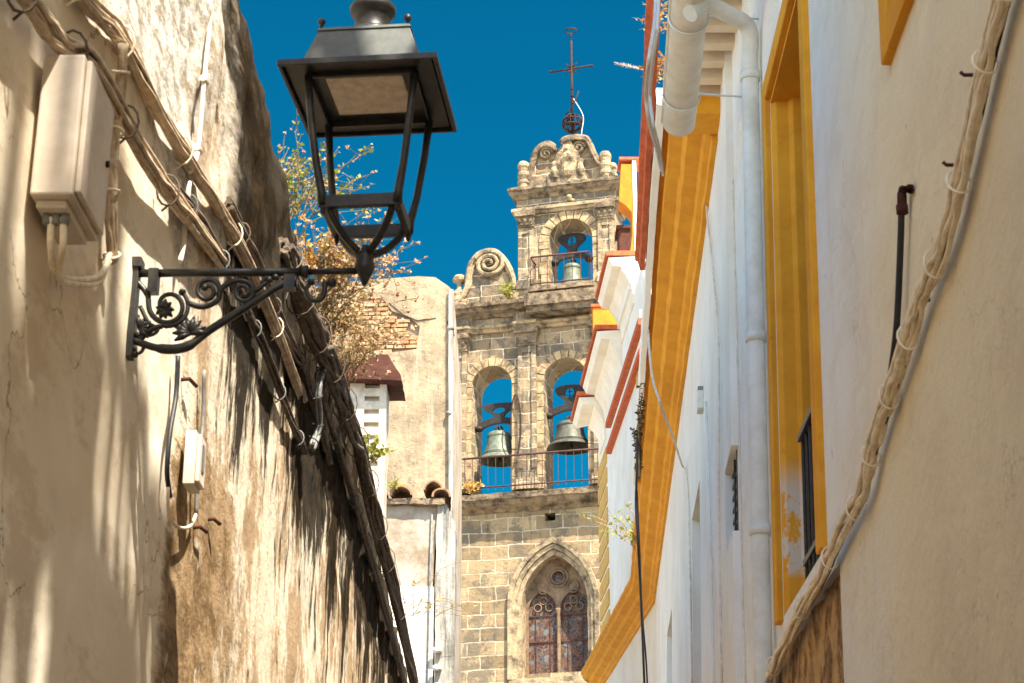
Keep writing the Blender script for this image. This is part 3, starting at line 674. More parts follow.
for r in range(13):
    z = 11.28+r*.072
    x = -2.65+random.uniform(-.2, .1)
    while x < -1.35:
        wd = random.uniform(.16, .34)
        if r < 4 or x < -1.6 - (r-4)*.07:
            if random.random() < .9: mb.box((x, -.07, z), (x+wd-.02, random.uniform(-.03, .012), z+.05), lambda a, d, b: GP(a, b, d))
        x += wd
build('exposed_brick', mb, M['brick'], gh)
mb = MB(); mb.tube([GP(-1.95, 12.12, .0), GP(-1.7, 11.9, .01), GP(-1.5, 11.8, .01), GP(-1.2, 11.83, .0)], .012, 5); build('crack', mb, M['cable_brown'], gh)
mb = MB(); mb.tube([GP(-.965, 12.28, .05), GP(-.93, 9, .05), GP(-.86, 2, .05)], .042, 10)
for z in (11.6, 10.2, 8.8, 7.4): mb.tube([GP(-.96, z, .05), GP(-.96, z+.05, .05)], .055, 10)
build('downpipe', mb, M['strip'], gh)
mb = MB(); mb.tube([GP(-2.15, 12.1, .02), GP(-2.16, 11.4, .03), GP(-2.15, 10.9, .02)], .01, 5); build('wire', mb, M['cable_black'], gh)
mb = MB(); mb.tube([GP(-1.02, 11.75, .02), GP(-.98, 11.68, .06), GP(-.93, 11.62, .06), GP(-.91, 11.5, .03)], .014, 5); build('hook', mb, M['iron'], gh)

tw = thing('tile_coped_wall', 'small grey and white wall with a coping of old roof tiles', 'wall', (-1.2, 22.5, 0))
TY = 22.0
def TP(x, z, d): return Vector((x, TY-d, z))
ztc = at_depth(410, 500, TY).z
zwh = at_depth(410, 587, TY).z
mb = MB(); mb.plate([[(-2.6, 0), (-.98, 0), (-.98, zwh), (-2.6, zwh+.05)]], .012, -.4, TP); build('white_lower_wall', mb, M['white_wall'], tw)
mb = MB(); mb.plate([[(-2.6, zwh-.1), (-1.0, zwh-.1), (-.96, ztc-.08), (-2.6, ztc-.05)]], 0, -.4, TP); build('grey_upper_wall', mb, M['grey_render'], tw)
mb = MB(); mb.plate([[(-.978, 0), (-.70, 0), (-.72, ztc-.35), (-.86, ztc-.02), (-.958, ztc-.08)]], .05, -.5, TP)
build('side_pier', mb.rough(.15, .02, 3), M['strip'], tw)
mb = MB(); mb.box((-2.6, TY-.10, ztc-.08), (-.86, TY+.4, ztc+.0)); build('coping_bed', mb.rough(.08, .022, 6), M['stone_dark'], tw)
for i, (px, r, dz) in enumerate(((381, .10, .02), (402, .135, .02), (434, .125, .09), (442, .12, .0), (362, .12, .02))):
    c = at_depth(px, 490, TY); c.z = ztc+dz; mb = MB(); n = 14
    vs = []
    for yy, s_ in ((TY-.16, 1.05), (TY+.55, .8)):
        for rr in (r, r-.022):
            for k in range(n+1): a = PI*k/n; vs.append((c.x+rr*s_*math.cos(a), yy, c.z+rr*s_*math.sin(a)*.95))
    q = n+1; fs = []
    for k in range(n): fs += [(k, k+1, 2*q+k+1, 2*q+k), (q+k, q+k+1, 3*q+k+1, 3*q+k), (k, k+1, q+k+1, q+k), (2*q+k, 2*q+k+1, 3*q+k+1, 3*q+k)]
    mb.add(vs, fs); mb.add([(c.x-r, TY-.16, c.z), (c.x-r+.022, TY-.16, c.z), (c.x-r*.8, TY+.55, c.z)], [(0, 1, 2)])
    build('roof_tile', mb.rough(.05, .008, 8, i), M['rooftile'], tw)
mb = MB(); mb.tube([TP(-1.02, ztc-.2, .03), TP(-1.04, 6.5, .03), TP(-1.06, 4, .03)], .012, 6); build('wire', mb, M['cable_grey'], tw)
for (a, b) in ((437, 650), (437, 668)):
    c = at_depth(a, b, TY-.1); mb = MB(); mb.tube([c+Vector((-.05, 0, 0)), c+Vector((.06, 0, .0))], .035, 8); mb.tube([c+Vector((0, .1, 0)), c+Vector((0, -.03, .0))], .02, 8); build('insulator', mb, M['white_wall'], tw)
weed('weed', 'tiny yellow weeds among the roof tiles', (-1.5, TY-.05, ztc+.1), .22, 12, .5, (0, 0), M['leaf_green'], 8, .05, stemr=.006)

# ================================================================ THE BELL TOWER
TA = R_(-15); TO = Vector((1.55, 50, 0))
tower = thing('bell_tower', 'golden stone church bell gable with three arched openings and an iron cross', 'church tower', TO, TA)
def T3(s, z, d=0): return Vector((s, -d, z))
def TF(s, z, d): return T3(s, z, d)
def arch(c, hw, zs, z0, n=20, rise=None):
    rise = rise or hw
    return [(c-hw, z0), (c+hw, z0)]+[(c+hw*math.cos(PI*k/n), zs+rise*math.sin(PI*k/n)) for k in range(n+1)]
def pointed(c, hw, zs, z0, zt_, n=10):
    h = zt_-zs; Rr = (hw*hw+h*h)/(2*hw); pts = [(c-hw, z0), (c+hw, z0)]; am = math.atan2(h, Rr-hw)
    for k in range(n+1): a = am*k/n; pts.append((c+hw-Rr+Rr*math.cos(a), zs+Rr*math.sin(a)))
    for k in range(n-1, -1, -1): a = am*k/n; pts.append((c-hw+Rr-Rr*math.cos(a), zs+Rr*math.sin(a)))
    return pts
AX = .07
def tb(name, mb, m, parent=None, **k): return build(name, mb, M[m], parent or tower, local=True, **k)
TL, TR = -4.0, 4.1
# lower storey with the gothic window
gc = -.37
mb = MB(); mb.plate([[(TL, 0), (TR, 0), (TR, 15.5), (TL, 15.5)], pointed(gc, 1.22, 12.55, 10.55, 14.25), [(-.62, 14.97), (-.30, 14.97), (-.30, 15.2), (-.62, 15.2)]], 0, -1.0, TF)
lower = tb('lower_wall', mb, 'stone_big')
mb = MB(); mb.box((TL, 1.002, 0), (TR, 4, 15.4)); tb('core_wall', mb, 'stone_dark')
win = None
mb = MB()
for (hw, zt_, d0, d1, w_) in ((1.34, 14.46, .12, -.02, .13), (1.21, 14.28, .04, -.14, .12), (1.09, 14.12, -.06, -.58, .12)):
    o_ = pointed(gc, hw, 12.55, 10.4, zt_); i_ = pointed(gc, hw-w_, 12.55, 10.4, zt_-w_*1.15)
    # open at the foot: ring as strip
    n = len(o_); vs = []
    for (a, b), (c_, e) in zip(o_[1:]+o_[:1], i_[1:]+i_[:1]): vs += [T3(a, b, d0), T3(c_, e, d0-.03), T3(c_, e, d1), T3(a, b, d1)]
    fs = []
    for k in range(n-1):
        for j in range(4): fs.append((k*4+j, k*4+(j+1) % 4, (k+1)*4+(j+1) % 4, (k+1)*4+j))
    fs += [(0, 1, 2, 3), ((n-1)*4, (n-1)*4+1, (n-1)*4+2, (n-1)*4+3)]; mb.add(vs, fs)
win = tb('gothic_window', mb.rough(.14, .012, 5), 'stone_trim')
for sx in (-1, 1):
    for hw in (1.10, 1.27):
        mb = MB(); c = gc+sx*hw; mb.lathe([(.07, 0), (.06, .1), (.055, 1.75), (.09, 1.82), (.12, 2.0), (.13, 2.1)], (c, .02 if hw > 1.2 else .16, 10.4), 10); tb('column', mb, 'stone_trim', win)
lan = [pointed(gc+sx*.475, .425, 12.45, 10.55, 13.02) for sx in (-1, 1)]
circ = lambda c, z, r, n=16: [(c+r*math.cos(2*PI*k/n), z+r*math.sin(2*PI*k/n)) for k in range(n)]
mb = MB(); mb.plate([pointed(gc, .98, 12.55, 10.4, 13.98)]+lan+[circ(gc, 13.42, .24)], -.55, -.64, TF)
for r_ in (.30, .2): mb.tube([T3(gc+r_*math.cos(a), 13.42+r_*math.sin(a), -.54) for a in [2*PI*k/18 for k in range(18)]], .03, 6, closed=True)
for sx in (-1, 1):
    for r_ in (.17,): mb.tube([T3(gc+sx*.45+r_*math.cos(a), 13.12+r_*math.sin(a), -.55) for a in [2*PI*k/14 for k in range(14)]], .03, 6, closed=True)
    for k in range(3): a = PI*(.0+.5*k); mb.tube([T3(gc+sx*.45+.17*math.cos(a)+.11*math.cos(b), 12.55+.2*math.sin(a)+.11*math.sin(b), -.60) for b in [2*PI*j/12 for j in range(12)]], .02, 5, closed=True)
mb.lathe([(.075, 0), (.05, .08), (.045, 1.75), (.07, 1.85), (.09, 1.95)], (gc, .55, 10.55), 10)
tb('tracery', mb, 'stone_shade', win)
mb = MB(); mb.box((gc-.99, .66, 10.4), (gc+.99, .68, 13.98)); tb('stained_glass', mb, 'glass', win)
mb = MB(); 
for z in (11.55, 12.3): mb.box((gc-.9, .625, z), (gc+.9, .645, z+.035))
for s_ in (-.69, -.26, .26, .69): mb.box((gc+s_-.008, .628, 10.6), (gc+s_+.008, .64, 12.8))
tb('glazing_bar', mb, 'rail', win)
mb = MB(); mb.box((gc-1.3, -.08, 10.2), (gc+1.3, .45, 10.42)); tb('window_sill', mb.rough(.15, .015, 4), 'stone_trim', win)
mb = MB(); mb.box((gc-.25, -.15, 14.62), (gc+.25, -.001, 14.72)); 
# projecting ledge below the belfry
mb = MB(); pr = [(-.3, 15.30), (.05, 15.30), (.12, 15.38), (.36, 15.46), (.42, 15.58), (.52, 15.60), (.54, 15.76), (-.3, 15.93)]
mb.sweep(pr, [TL-.1+k*.27 for k in range(31)], lambda s_, d, z: T3(s_, z, d)); tb('ledge', mb.rough(.16, .03, 3.2), 'stone_dark')
# belfry wall
arL, arC, arR = -2.23, .05, 2.33
mb = MB(); mb.plate([[(TL, 15.9), (TR, 15.9), (TR, 21.6), (TL, 21.6)]]+[arch(c, .63 if c != arC else .67, 19.28, 15.92) for c in (arL, arC, arR)], 0, -1.15, TF)
tb('belfry_wall', mb, 'stone')
def ring(c, hw, zs, z0, w_, n=11, d=.045, legs=True):
    mb = MB()
    for k in range(n):
        a0 = PI*k/n+.018; a1 = PI*(k+1)/n-.018; q = [(c+r*math.cos(a), zs+r*math.sin(a)) for r, a in ((hw, a0), (hw+w_, a0), (hw+w_, (a0+a1)/2), (hw+w_, a1), (hw, a1), (hw, (a0+a1)/2))]
        mb.plate([q], d+random.uniform(-.01, .01), -.1, TF)
    if legs:
        z = z0; k = 0
        while z < zs-.05:
            h = min(.42, zs-z)
            for sx in (-1, 1):
                w2 = w_*(1 if (k+(sx > 0)) % 2 else .8); a, b = sorted((c+sx*hw, c+sx*(hw+w2))); mb.plate([[(a, z+.01), (b, z+.01), (b, z+h-.012), (a, z+h-.012)]], d+random.uniform(-.012, .01), -.1, TF)
            z += h; k += 1
    return mb
for c in (arL, arC, arR): tb('archivolt', ring(c, .632 if c != arC else .672, 19.28, 15.95, .26), 'voussoir')
def pilaster(c, hw, z0, z1, d, cap=.55):
    mb = MB(); mb.plate([[(c-hw*1.2, z0), (c+hw*1.2, z0), (c+hw*1.2, z0+.3), (c-hw*1.2, z0+.3)]], d+.07, -.05, TF)
    mb.plate([[(c-hw, z0+.3), (c+hw, z0+.3), (c+hw, z1-cap), (c-hw, z1-cap)], [(c-hw*.5, z0+.55), (c+hw*.5, z0+.55), (c+hw*.5, z1-cap-.2), (c-hw*.5, z1-cap-.2)]], d, -.05, TF)
    mb.plate([[(c-hw*.49, z0+.56), (c+hw*.49, z0+.56), (c+hw*.49, z1-cap-.21), (c-hw*.49, z1-cap-.21)]], d-.05, -.05, TF)
    o = tb('pilaster', mb.rough(.3, .012, 3, c), 'stone'); mb = MB(); z = z1-cap
    mb.plate([[(c-hw*1.08, z), (c+hw*1.08, z), (c+hw*1.08, z+.07), (c-hw*1.08, z+.07)]], d+.05, -.05, TF)
    mb.plate([[(c-hw, z+.07), (c+hw, z+.07), (c+hw*1.25, z1-.16), (c-hw*1.25, z1-.16)]], d+.08, -.05, TF)
    for k in (-1, 0, 1): mb.lathe([(.001, -.08), (.06, -.04), (.075, .02), (.04, .1), (.001, .13)], (c+k*hw*.75, -(d+.07), z+.2), 8)
    mb.plate([[(c-hw*1.3, z1-.16), (c+hw*1.3, z1-.16), (c+hw*1.42, z1), (c-hw*1.42, z1)]], d+.18, -.05, TF)
    tb('capital', mb.rough(.12, .014, 5, c), 'stone_dark', o); return o
for c in (-3.28, -1.10, 1.19, 3.38): pilaster(c, .28, 15.93, 20.95, .17)
# entablature, breaking forward over the pilasters
def entab(s0, s1, z0, z1, prof, name, m, amp=.02, ends=True, breaks=()):
    st = []
    s_ = s0
    while s_ < s1: st.append(s_); s_ += .12
    st.append(s1); mb = MB()
    mb.sweep(prof, st, lambda q, d, z: T3(q, z, d+(.14 if d > 0 and any(abs(q-b) < .38 for b in breaks) else 0)))
    return tb(name, mb.rough(.14, amp, 3.5, z0), m)
bk = (-3.28, -1.10, 1.19, 3.38)
entab(TL, TR, 20.95, 21.2, [(-.1, 20.97), (.10, 20.97), (.13, 21.05), (.22, 21.08), (.23, 21.16), (-.1, 21.2)], 'architrave', 'stone_trim', .015, breaks=bk)
entab(TL, TR, 21.2, 21.5, [(-.1, 21.2), (.05, 21.2), (.05, 21.6), (-.1, 21.6)], 'frieze', 'stone', .01, breaks=bk)
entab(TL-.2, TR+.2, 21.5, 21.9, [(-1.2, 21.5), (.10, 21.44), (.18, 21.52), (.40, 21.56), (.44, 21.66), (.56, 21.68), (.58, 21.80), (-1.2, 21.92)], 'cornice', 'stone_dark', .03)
# upper belfry
UL, UR = -1.42, 1.66; uc = .26; UT = 1.15
mb = MB(); mb.plate([[(UL, 22.28), (UR, 22.28), (UR, 25.3), (UL, 25.3)], arch(uc, .69, 23.82, 22.3)], -.02, -UT, TF); tb('upper_belfry_wall', mb, 'stone')
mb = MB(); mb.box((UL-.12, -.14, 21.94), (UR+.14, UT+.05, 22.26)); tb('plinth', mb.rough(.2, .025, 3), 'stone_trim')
tb('archivolt', ring(uc, .692, 23.82, 22.32, .30, 11, .03), 'voussoir')
for c in (-1.14, 1.38): pilaster(c, .24, 22.27, 24.84, .10, .5)
def wrap(prof, name, m, amp):
    q = []
    mb = MB(); n = len(prof)
    def P_(i, d, z):
        return [T3(UL-d, z, -UT), T3(UL-d, z, d), T3(uc, z, d), T3(UR+d, z, d), T3(UR+d, z, -UT)][i]
    mb.sweep(prof, range(5), P_); return tb(name, mb.rough(.12, amp, 4, 3), m)
wrap([(-.1, 24.80), (.08, 24.80), (.10, 24.88), (.17, 24.90), (.17, 25.0), (-.1, 25.02)], 'architrave', 'stone_trim', .015)
wrap([(-.1, 25.02), (.03, 25.02), (.03, 25.34), (-.1, 25.34)], 'frieze', 'stone', .01)
wrap([(-.1, 25.32), (.06, 25.32), (.10, 25.42), (.20, 25.46), (.22, 25.56), (.27, 25.58), (.27, 25.68), (-.1, 25.74)], 'cornice', 'stone_dark', .028)
mb = MB(); mb.box((UL, .0, 25.0), (UR, UT, 25.70)); tb('core', mb, 'stone')
mb = MB(); mb.tube([T3(uc+.16*math.sin(k*.9), 25.10+.0*k+.05*math.cos(k*1.8), .08) for k in range(-3, 4)], .05, 6); mb.lathe([(.001, -.1), (.09, -.05), (.09, .05), (.001, .1)], (uc, -.09, 25.22), 8); tb('carved_mask', mb, 'stone_trim')
# curved pediment
def cr2(pts, n=5): return [(p.x, p.y) for p in crom([Vector((a, b, 0)) for a, b in pts], n)]
top = cr2([(-1.25, 25.68), (-1.12, 25.85), (-.98, 26.4), (-.82, 26.95), (-.62, 27.14), (-.44, 27.18), (-.28, 27.08), (-.18, 26.98), (-.02, 27.10), (.10, 27.24), (.36, 27.28), (.60, 27.26), (.82, 27.16), (.94, 26.92), (1.08, 26.55), (1.28, 26.22), (1.55, 25.9), (1.66, 25.68)])
mb = MB(); mb.plate([top], -.12, -.72, TF); ped = tb('pediment', mb.rough(.12, .03, 4), 'stone')
mb = MB()
for q in (top[2:37], top[42:-2]):
    p3 = [T3(a, b+.02, .0) for a, b in q]; mb.tube(p3, .105, 7); mb.tube([p+Vector((.0, -.07, -.09)) for p in p3], .045, 6)
for c, r_ in (((-.5, 26.86), .22), ((.55, 26.93), .22)):
    mb.tube([T3(c[0]+r_*(1-k/26)*math.cos(.5*k), c[1]+r_*(1-k/26)*math.sin(.5*k), 0) for k in range(24)], .05, 6)
tb('scroll_moulding', mb.rough(.1, .016, 6), 'stone_dark', ped)
mb = MB(); mb.plate([[(-.50, 25.7), (.86, 25.7), (.66, 26.2), (.55, 26.75), (.36, 27.05), (.30, 27.3), (.18, 27.3), (.05, 27.0), (-.16, 26.75), (-.30, 26.2)]], .05, -.12, TF)
mb.lathe([(.12, 0), (.18, .15), (.16, .45), (.21, .6), (.16, .75), (.09, .82), (.12, .93), (.08, 1.05), (.001, 1.1)], (.2, -.06, 25.95), 10)
for sx in (-1, 1): mb.lathe([(.10, 0), (.13, .2), (.08, .4), (.10, .5), (.001, .6)], (.2+sx*.42, -.04, 25.95), 8)
tb('carved_figure', mb.rough(.09, .03, 6), 'stone_trim', ped)
def urn(prof, c, m='stone_trim', name='pinnacle', n=14, par=None):
    mb = MB(); mb.lathe(prof, c, n); return tb(name, mb.rough(.12, .018, 6, c[0]), m, par)
pin = [(.17, 0), (.17, .12), (.2, .16), (.2, .24), (.16, .28), (.18, .36), (.21, .42), (.21, .52), (.16, .56), (.17, .68), (.20, .74), (.19, .84), (.13, .92), (.001, .97)]
urn(pin, (-1.22, .0, 25.72)); urn(pin, (1.40, .0, 25.74)); urn(pin, (-1.15, .8, 25.72)); urn(pin, (1.42, .8, 25.72))
# side volutes and urns on the main cornice
def volute(sgn):
    f = lambda s_: AX+sgn*(s_-AX) if sgn < 0 else s_
    q = cr2([(-3.62, 21.95), (-3.30, 22.16), (-3.08, 22.55), (-3.02, 23.0), (-2.94, 23.4), (-2.72, 23.66), (-2.42, 23.77), (-2.12, 23.70), (-1.86, 23.42), (-1.66, 23.04), (-1.54, 22.6), (-1.5, 22.3), (-1.5, 21.95)])
    mir = (lambda s_: s_) if sgn > 0 else (lambda s_: .24-s_)
    mb = MB(); mb.plate([[(mir(a), b) for a, b in q]], -.10, -.6, TF); o = tb('volute', mb.rough(.14, .02, 4), 'stone')
    mb = MB(); band = [T3(mir(a), b-.02, -.02) for a, b in q[2:-6]]; mb.tube(band, .085, 7)
    for off in (.17,): mb.tube([T3(mir(-2.33+(a+2.33)*.86), 22.9+(b-22.9)*.80, -.06) for a, b in q[2:-10]], .05, 6)
    n = 44; mb.tube([T3(mir(-2.33+(.44*(1-k/n)+.07)*math.cos(2.6-.36*k)), 23.28+(.40*(1-k/n)+.06)*math.sin(2.6-.36*k), .0+.002*k) for k in range(n)], [.085*(1-.4*k/n) for k in range(n)], 7)
    tb('scroll_moulding', mb.rough(.12, .01, 5), 'stone_trim', o)
    mb = MB(); a, b = sorted((mir(-2.62), mir(-1.9))); mb.plate([[(a, 21.97), (b, 21.97), (b, 22.65), (a, 22.85)]], -.05, -.1, TF); tb('panel', mb, 'stone', o)
volute(1); volute(-1)
ur = [(.34, 0), (.34, .1), (.30, .14), (.33, .24), (.28, .30), (.26, .40), (.29, .5), (.22, .6), (.10, .68), (.07, .8), (.10, .88), (.21, .97), (.22, 1.06), (.15, 1.15), (.001, 1.19)]
urn(ur, (-3.36, .25, 21.95), name='urn'); urn(ur, (3.60, .25, 21.95), name='urn')
# iron cross
cs = .285
mb = MB(); y0 = .35
def K(s_, z, dy=0): return Vector((s_, y0+dy, z+.27))
mb.tube([K(cs, 27.2), K(cs, 30.72)], [.05, .034], 8); mb.tube([K(cs, 30.6), K(cs, 31.0)], .025, 6)
mb.tube([K(-.42, 29.66), K(.97, 29.72)], .032, 8)
for s_ in (-.42, .97): mb.lathe([(.001, -.05), (.05, 0), (.001, .05)], K(s_, 29.69), 6)
mb.tube([K(cs+.17*math.cos(a), 31.08+.12*math.sin(a)) for a in [2*PI*k/14 for k in range(14)]], .022, 6, closed=True)
mb.tube([K(cs+.17*math.cos(a), 31.08, .17*math.sin(a)) for a in [2*PI*k/14 for k in range(14)]], .018, 6, closed=True)
for k in range(4): a = PI/4+k*PI/2; mb.tube([K(cs+.06*math.cos(a), 29.69+.06*math.sin(a)), K(cs+.26*math.cos(a), 29.69+.30*math.sin(a))], [.03, .012], 5)
mb.tube([K(cs+.12*math.cos(a), 29.69+.14*math.sin(a)) for a in [2*PI*k/14 for k in range(14)]], .018, 5, closed=True)
for z in (28.7, 28.45, 28.95): mb.lathe([(.03, -.04), (.075, 0), (.03, .04)], K(cs, z), 8)
mb.tube([K(cs+.22, 28.85), K(cs+.1, 28.5), K(cs-.12, 28.15), K(cs-.22, 28.05)], .022, 6); mb.plate([[(cs-.3, 28.0), (cs-.05, 28.2), (cs-.02, 28.42)]], -.38, -.42, TF)
crs = tb('iron_cross', mb, 'iron')
mb = MB()
for k in range(6):
    b = PI*k/6; mb.tube([K(cs+.33*math.cos(a)*math.cos(b), 27.72+.32*math.sin(a), .29*math.cos(a)*math.sin(b)) for a in [2*PI*j/16 for j in range(16)]], .018, 5, closed=True)
for dz in (-.1, .1): mb.tube([K(cs+.285*math.cos(a), 27.72+dz, .285*math.sin(a)) for a in [2*PI*j/16 for j in range(16)]], .03, 5, closed=True)
tb('orb_cage', mb, 'iron', crs)
mb = MB(); mb.tube(crom([K(cs+.05, 28.6), K(cs+.30, 28.1), K(cs+.36, 27.8), K(cs+.30, 27.4), K(cs+.28, 27.0)], 5), .014, 5); tb('lightning_cable', mb, 'conduit', crs)
# railings
mb = MB(); mb.box((-.95, -.62, 21.98), (1.08, .0, 22.14)); mb.box((-.85, -.5, 21.84), (.98, 0, 21.98)); mb.box((-.98, -.66, 21.28), (2.7, 0, 21.46)); mb.box((-1.02, -.78, 21.46), (2.75, 0, 21.84)); tb('balcony_slab', mb.rough(.15, .02, 4), 'stone_dark')
def rail(pts, z0, z1, step, par=None):
    top_, bars = MB(), MB(); top_.tube([T3(s_, z1, d) for s_, d in pts], .03, 6); top_.tube([T3(s_, z0+.06, d) for s_, d in pts], .022, 6)
    o = tb('railing', top_, 'rail')
    for (a, da), (b, db) in zip(pts, pts[1:]):
        n = max(1, round(math.hypot(b-a, db-da)/step))
        for k in range(n+1): s_, d = a+(b-a)*k/n, da+(db-da)*k/n; bars.tube([T3(s_, z0-.05, d), T3(s_, z1, d)], .011, 5, cap=False)
    tb('bars', bars, 'rail', o); return o
rail([(-.86, 0), (-.86, .58), (.95, .58), (.95, 0)], 22.16, 23.1, .26)
rail([(-3.9, .36), (3.9, .36)], 15.95, 16.93, .235)
mb = MB(); mb.tube([T3(arL+.8+.28*math.cos(a)*.55, 17.9+.95*math.sin(a), .22) for a in [PI*.15+PI*1.0*k/14 for k in range(-8, 15)]], .022, 5); tb('bell_rope', mb, 'iron')
weed('weed', 'orange and yellow weeds along the stone ledge below the left bell', TO+Vector((-2.75, .45, 15.93)), .38, 26, .8, (0, 0), M['leaf_orange'], 12, .10, stemr=.01)
weed('weed', 'yellow lichen weed at the foot of the scroll volute', TO+Vector((-1.65, .15, 22.0)), .5, 16, .4, (0, -.2), M['leaf_green'], 12, .10, stemr=.01)

# bells (each hangs in its arch)
TM = Matrix.Translation(TO) @ Matrix.Rotation(TA, 4, 'Z')
def bell(c, ztop, h, r, label, m, zy, wide, style):
    root = thing('church_bell', label, 'bell', TM @ Vector((c, .45, ztop-h)), TA, 'bells of the church tower')
    def kb(n_, mb, mt, par=None): 
        return build(n_, mb, M[mt], par or root, local=True)
    prof = [(r*.02, h), (r*.40, h*.985), (r*.53, h*.93), (r*.56, h*.86), (r*.60, h*.6), (r*.68, h*.36), (r*.80, h*.18), (r*.95, h*.06), (r, 0), (r*.93, .01), (r*.76, h*.17), (r*.62, h*.4), (r*.52, h*.85), (r*.02, h*.88)]
    mb = MB(); mb.lathe(prof, (0, 0, 0), 28)
    for f, rr in ((.83, .575), (.80, .58), (.25, .765), (.2, .80)): mb.tube([(r*rr*math.cos(a), r*rr*math.sin(a), h*f) for a in [2*PI*k/28 for k in range(28)]], .012, 5, closed=True)
    bb = kb('bell_body', mb, m)
    mb = MB(); mb.tube([(0, 0, h*.85), (.02, 0, h*.1)], .022, 6); mb.lathe([(.001, -.08), (.06, -.04), (.07, 0), (.05, .06), (.001, .08)], (.02, 0, h*.04), 10); kb('clapper', mb, 'dark_iron')
    mb = MB()
    for k in range(4): a = PI*k/2+.4; mb.tube([(.05*math.cos(a), .05*math.sin(a), h), (.12*math.cos(a), .1*math.sin(a), h+.09), (.05*math.cos(a), .05*math.sin(a), h+.18)], .03, 6)
    kb('crown', mb, 'iron')
    y = h+zy; mb = MB(); fy = lambda a, b, d: Vector((a, d, b))
    mb.plate([cr2([(-wide, y-.14), (-wide+.1, y-.02), (-.3, y+.10), (0, y+.14), (.3, y+.10), (wide-.1, y-.02), (wide, y-.14), (wide-.02, y-.24), (.32, y-.10), (0, y-.05), (-.32, y-.10), (-wide+.02, y-.24)], 4)], -.07, .07, fy)
    tp_ = y+.12
    if style: 
        out = cr2([(-.12, tp_), (-.20, tp_+.18), (-.42, tp_+.40), (-.40, tp_+.56), (-.15, tp_+.62), (.15, tp_+.62), (.40, tp_+.56), (.42, tp_+.40), (.20, tp_+.18), (.12, tp_)], 4)
        mb.plate([out, [(.14*math.cos(a), tp_+.38+.17*math.sin(a)) for a in [2*PI*k/14 for k in range(14)]]], -.06, .06, fy)
        mb.tube([(0, 0, tp_+.24), (0, 0, tp_+.52)], .018, 5); mb.tube([(-.07, 0, tp_+.42), (.07, 0, tp_+.42)], .016, 5); mb.tube([(-.08, 0, tp_+.32), (0, 0, tp_+.26), (.08, 0, tp_+.32)], .014, 5)
    else:
        out = cr2([(-.14, tp_), (-.22, tp_+.14), (-.46, tp_+.30), (-.48, tp_+.42), (-.25, tp_+.46), (.25, tp_+.46), (.48, tp_+.42), (.46, tp_+.30), (.22, tp_+.14), (.14, tp_)], 4)
        mb.plate([out, [(.20*math.cos(a), tp_+.24+.10*math.sin(a)) for a in [2*PI*k/14 for k in range(14)]]], -.06, .06, fy)
    mb.lathe([(.001, -.1), (.13, -.06), (.16, 0), (.13, .06), (.001, .1)], (-wide+.02, 0, y-.18), 10); mb.lathe([(.001, -.1), (.13, -.06), (.16, 0), (.13, .06), (.001, .1)], (wide-.02, 0, y-.18), 10)
    hs = kb('headstock', mb, 'dark_iron')
bell(arL+.10, 17.95, .93, .62, 'green bronze bell in the left arch above the long railing', 'bronze', .32, .66, False)
bell(arC+.02, 18.08, .82, .70, 'wide dark bronze bell in the right visible arch beside the white cornice', 'bronze_dark', .42, .68, True)
bell(uc-.06, 23.18, .86, .47, 'small bell in the top arch behind the iron balcony', 'bronze', .28, .58, True)

# ================================================================ RIGHT: far white house with moulded cornice (C)
FC = Facade(3.96, -.048, 0)
fh = thing('white_corner_house', 'tall white house with ochre quoins and a stepped moulded cornice', 'house', (4, 35, 0))
ext = lambda a, b, d: FC.pt(a, b, d)
mb = MB(); mb.plate([[(30.8, 0), (40, 0), (40, 14.9), (30.8, 14.9)]], 0, -5, ext); build('wall', mb, M['white_far'], fh)
def cornice(y0, y1, z, dmax, name='cornice', mat='cornice_white'):
    pr = [(-.1, z-1.0), (.03, z-1.0), (.05, z-.9), (.03, z-.82), (.06, z-.62), (.16, z-.40), (.24, z-.30), (.25, z-.22), (dmax-.08, z-.20), (dmax-.04, z-.1), (dmax, z-.04), (-.1, z)]
    mb = MB(); mb.sweep(pr, [y0, y1], lambda s_, d, zz: FC.pt(s_+ (d if s_ == y1 and y1 > 39 else 0), zz, d)); o = build(name, mb, M[mat], fh)
    mb = MB(); mb.box((y0-.03, -.1, z+.002), (y1+(dmax if y1 > 39 else 0)+.03, dmax+.05, z+.10), lambda a, d, b: FC.pt(a, b, d)); build('tile_edge', mb, M['terracotta'], o)
cornice(32.3, 34.6, 15.62, .50); cornice(34.62, 38.2, 14.95, .52); cornice(38.22, 39.5, 14.72, .60)
mb = MB(); mb.box((32.4, -3, 14.95), (34.6, .1, 15.45), lambda a, d, b: FC.pt(a, b, d)); build('parapet', mb, M['white_far'], fh)
for z in (13.62, 13.02):
    mb = MB(); mb.box((30.9, -.02, z), (37.2, .12, z+.13), ext2 := (lambda a, d, b: FC.pt(a, b, d))); build('string_course', mb, M['terracotta'], fh)
    mb = MB(); mb.box((30.9, -.02, z+.135), (37.2, .09, z+.3), ext2); build('string_moulding', mb, M['white_far'], fh)
z = 3.0; k = 0; qm = MB()
while z < 13.4:
    w_ = 1.9
    qm.box((40-w_, -.01, z), (40.02, .035, z+.34), ext2); z += .46; k += 1
build('quoins', qm, M['quoin'], fh)
z = 8.0; k = 0; qm = MB()
while z < 13.2:
    w_ = 1.1 if k % 2 == 0 else .8
    qm.box((30.78, -.01, z), (30.8+w_+.3, .035, z+.42), ext2); z += .48; k += 1
build('quoins', qm, M['quoin'], fh)
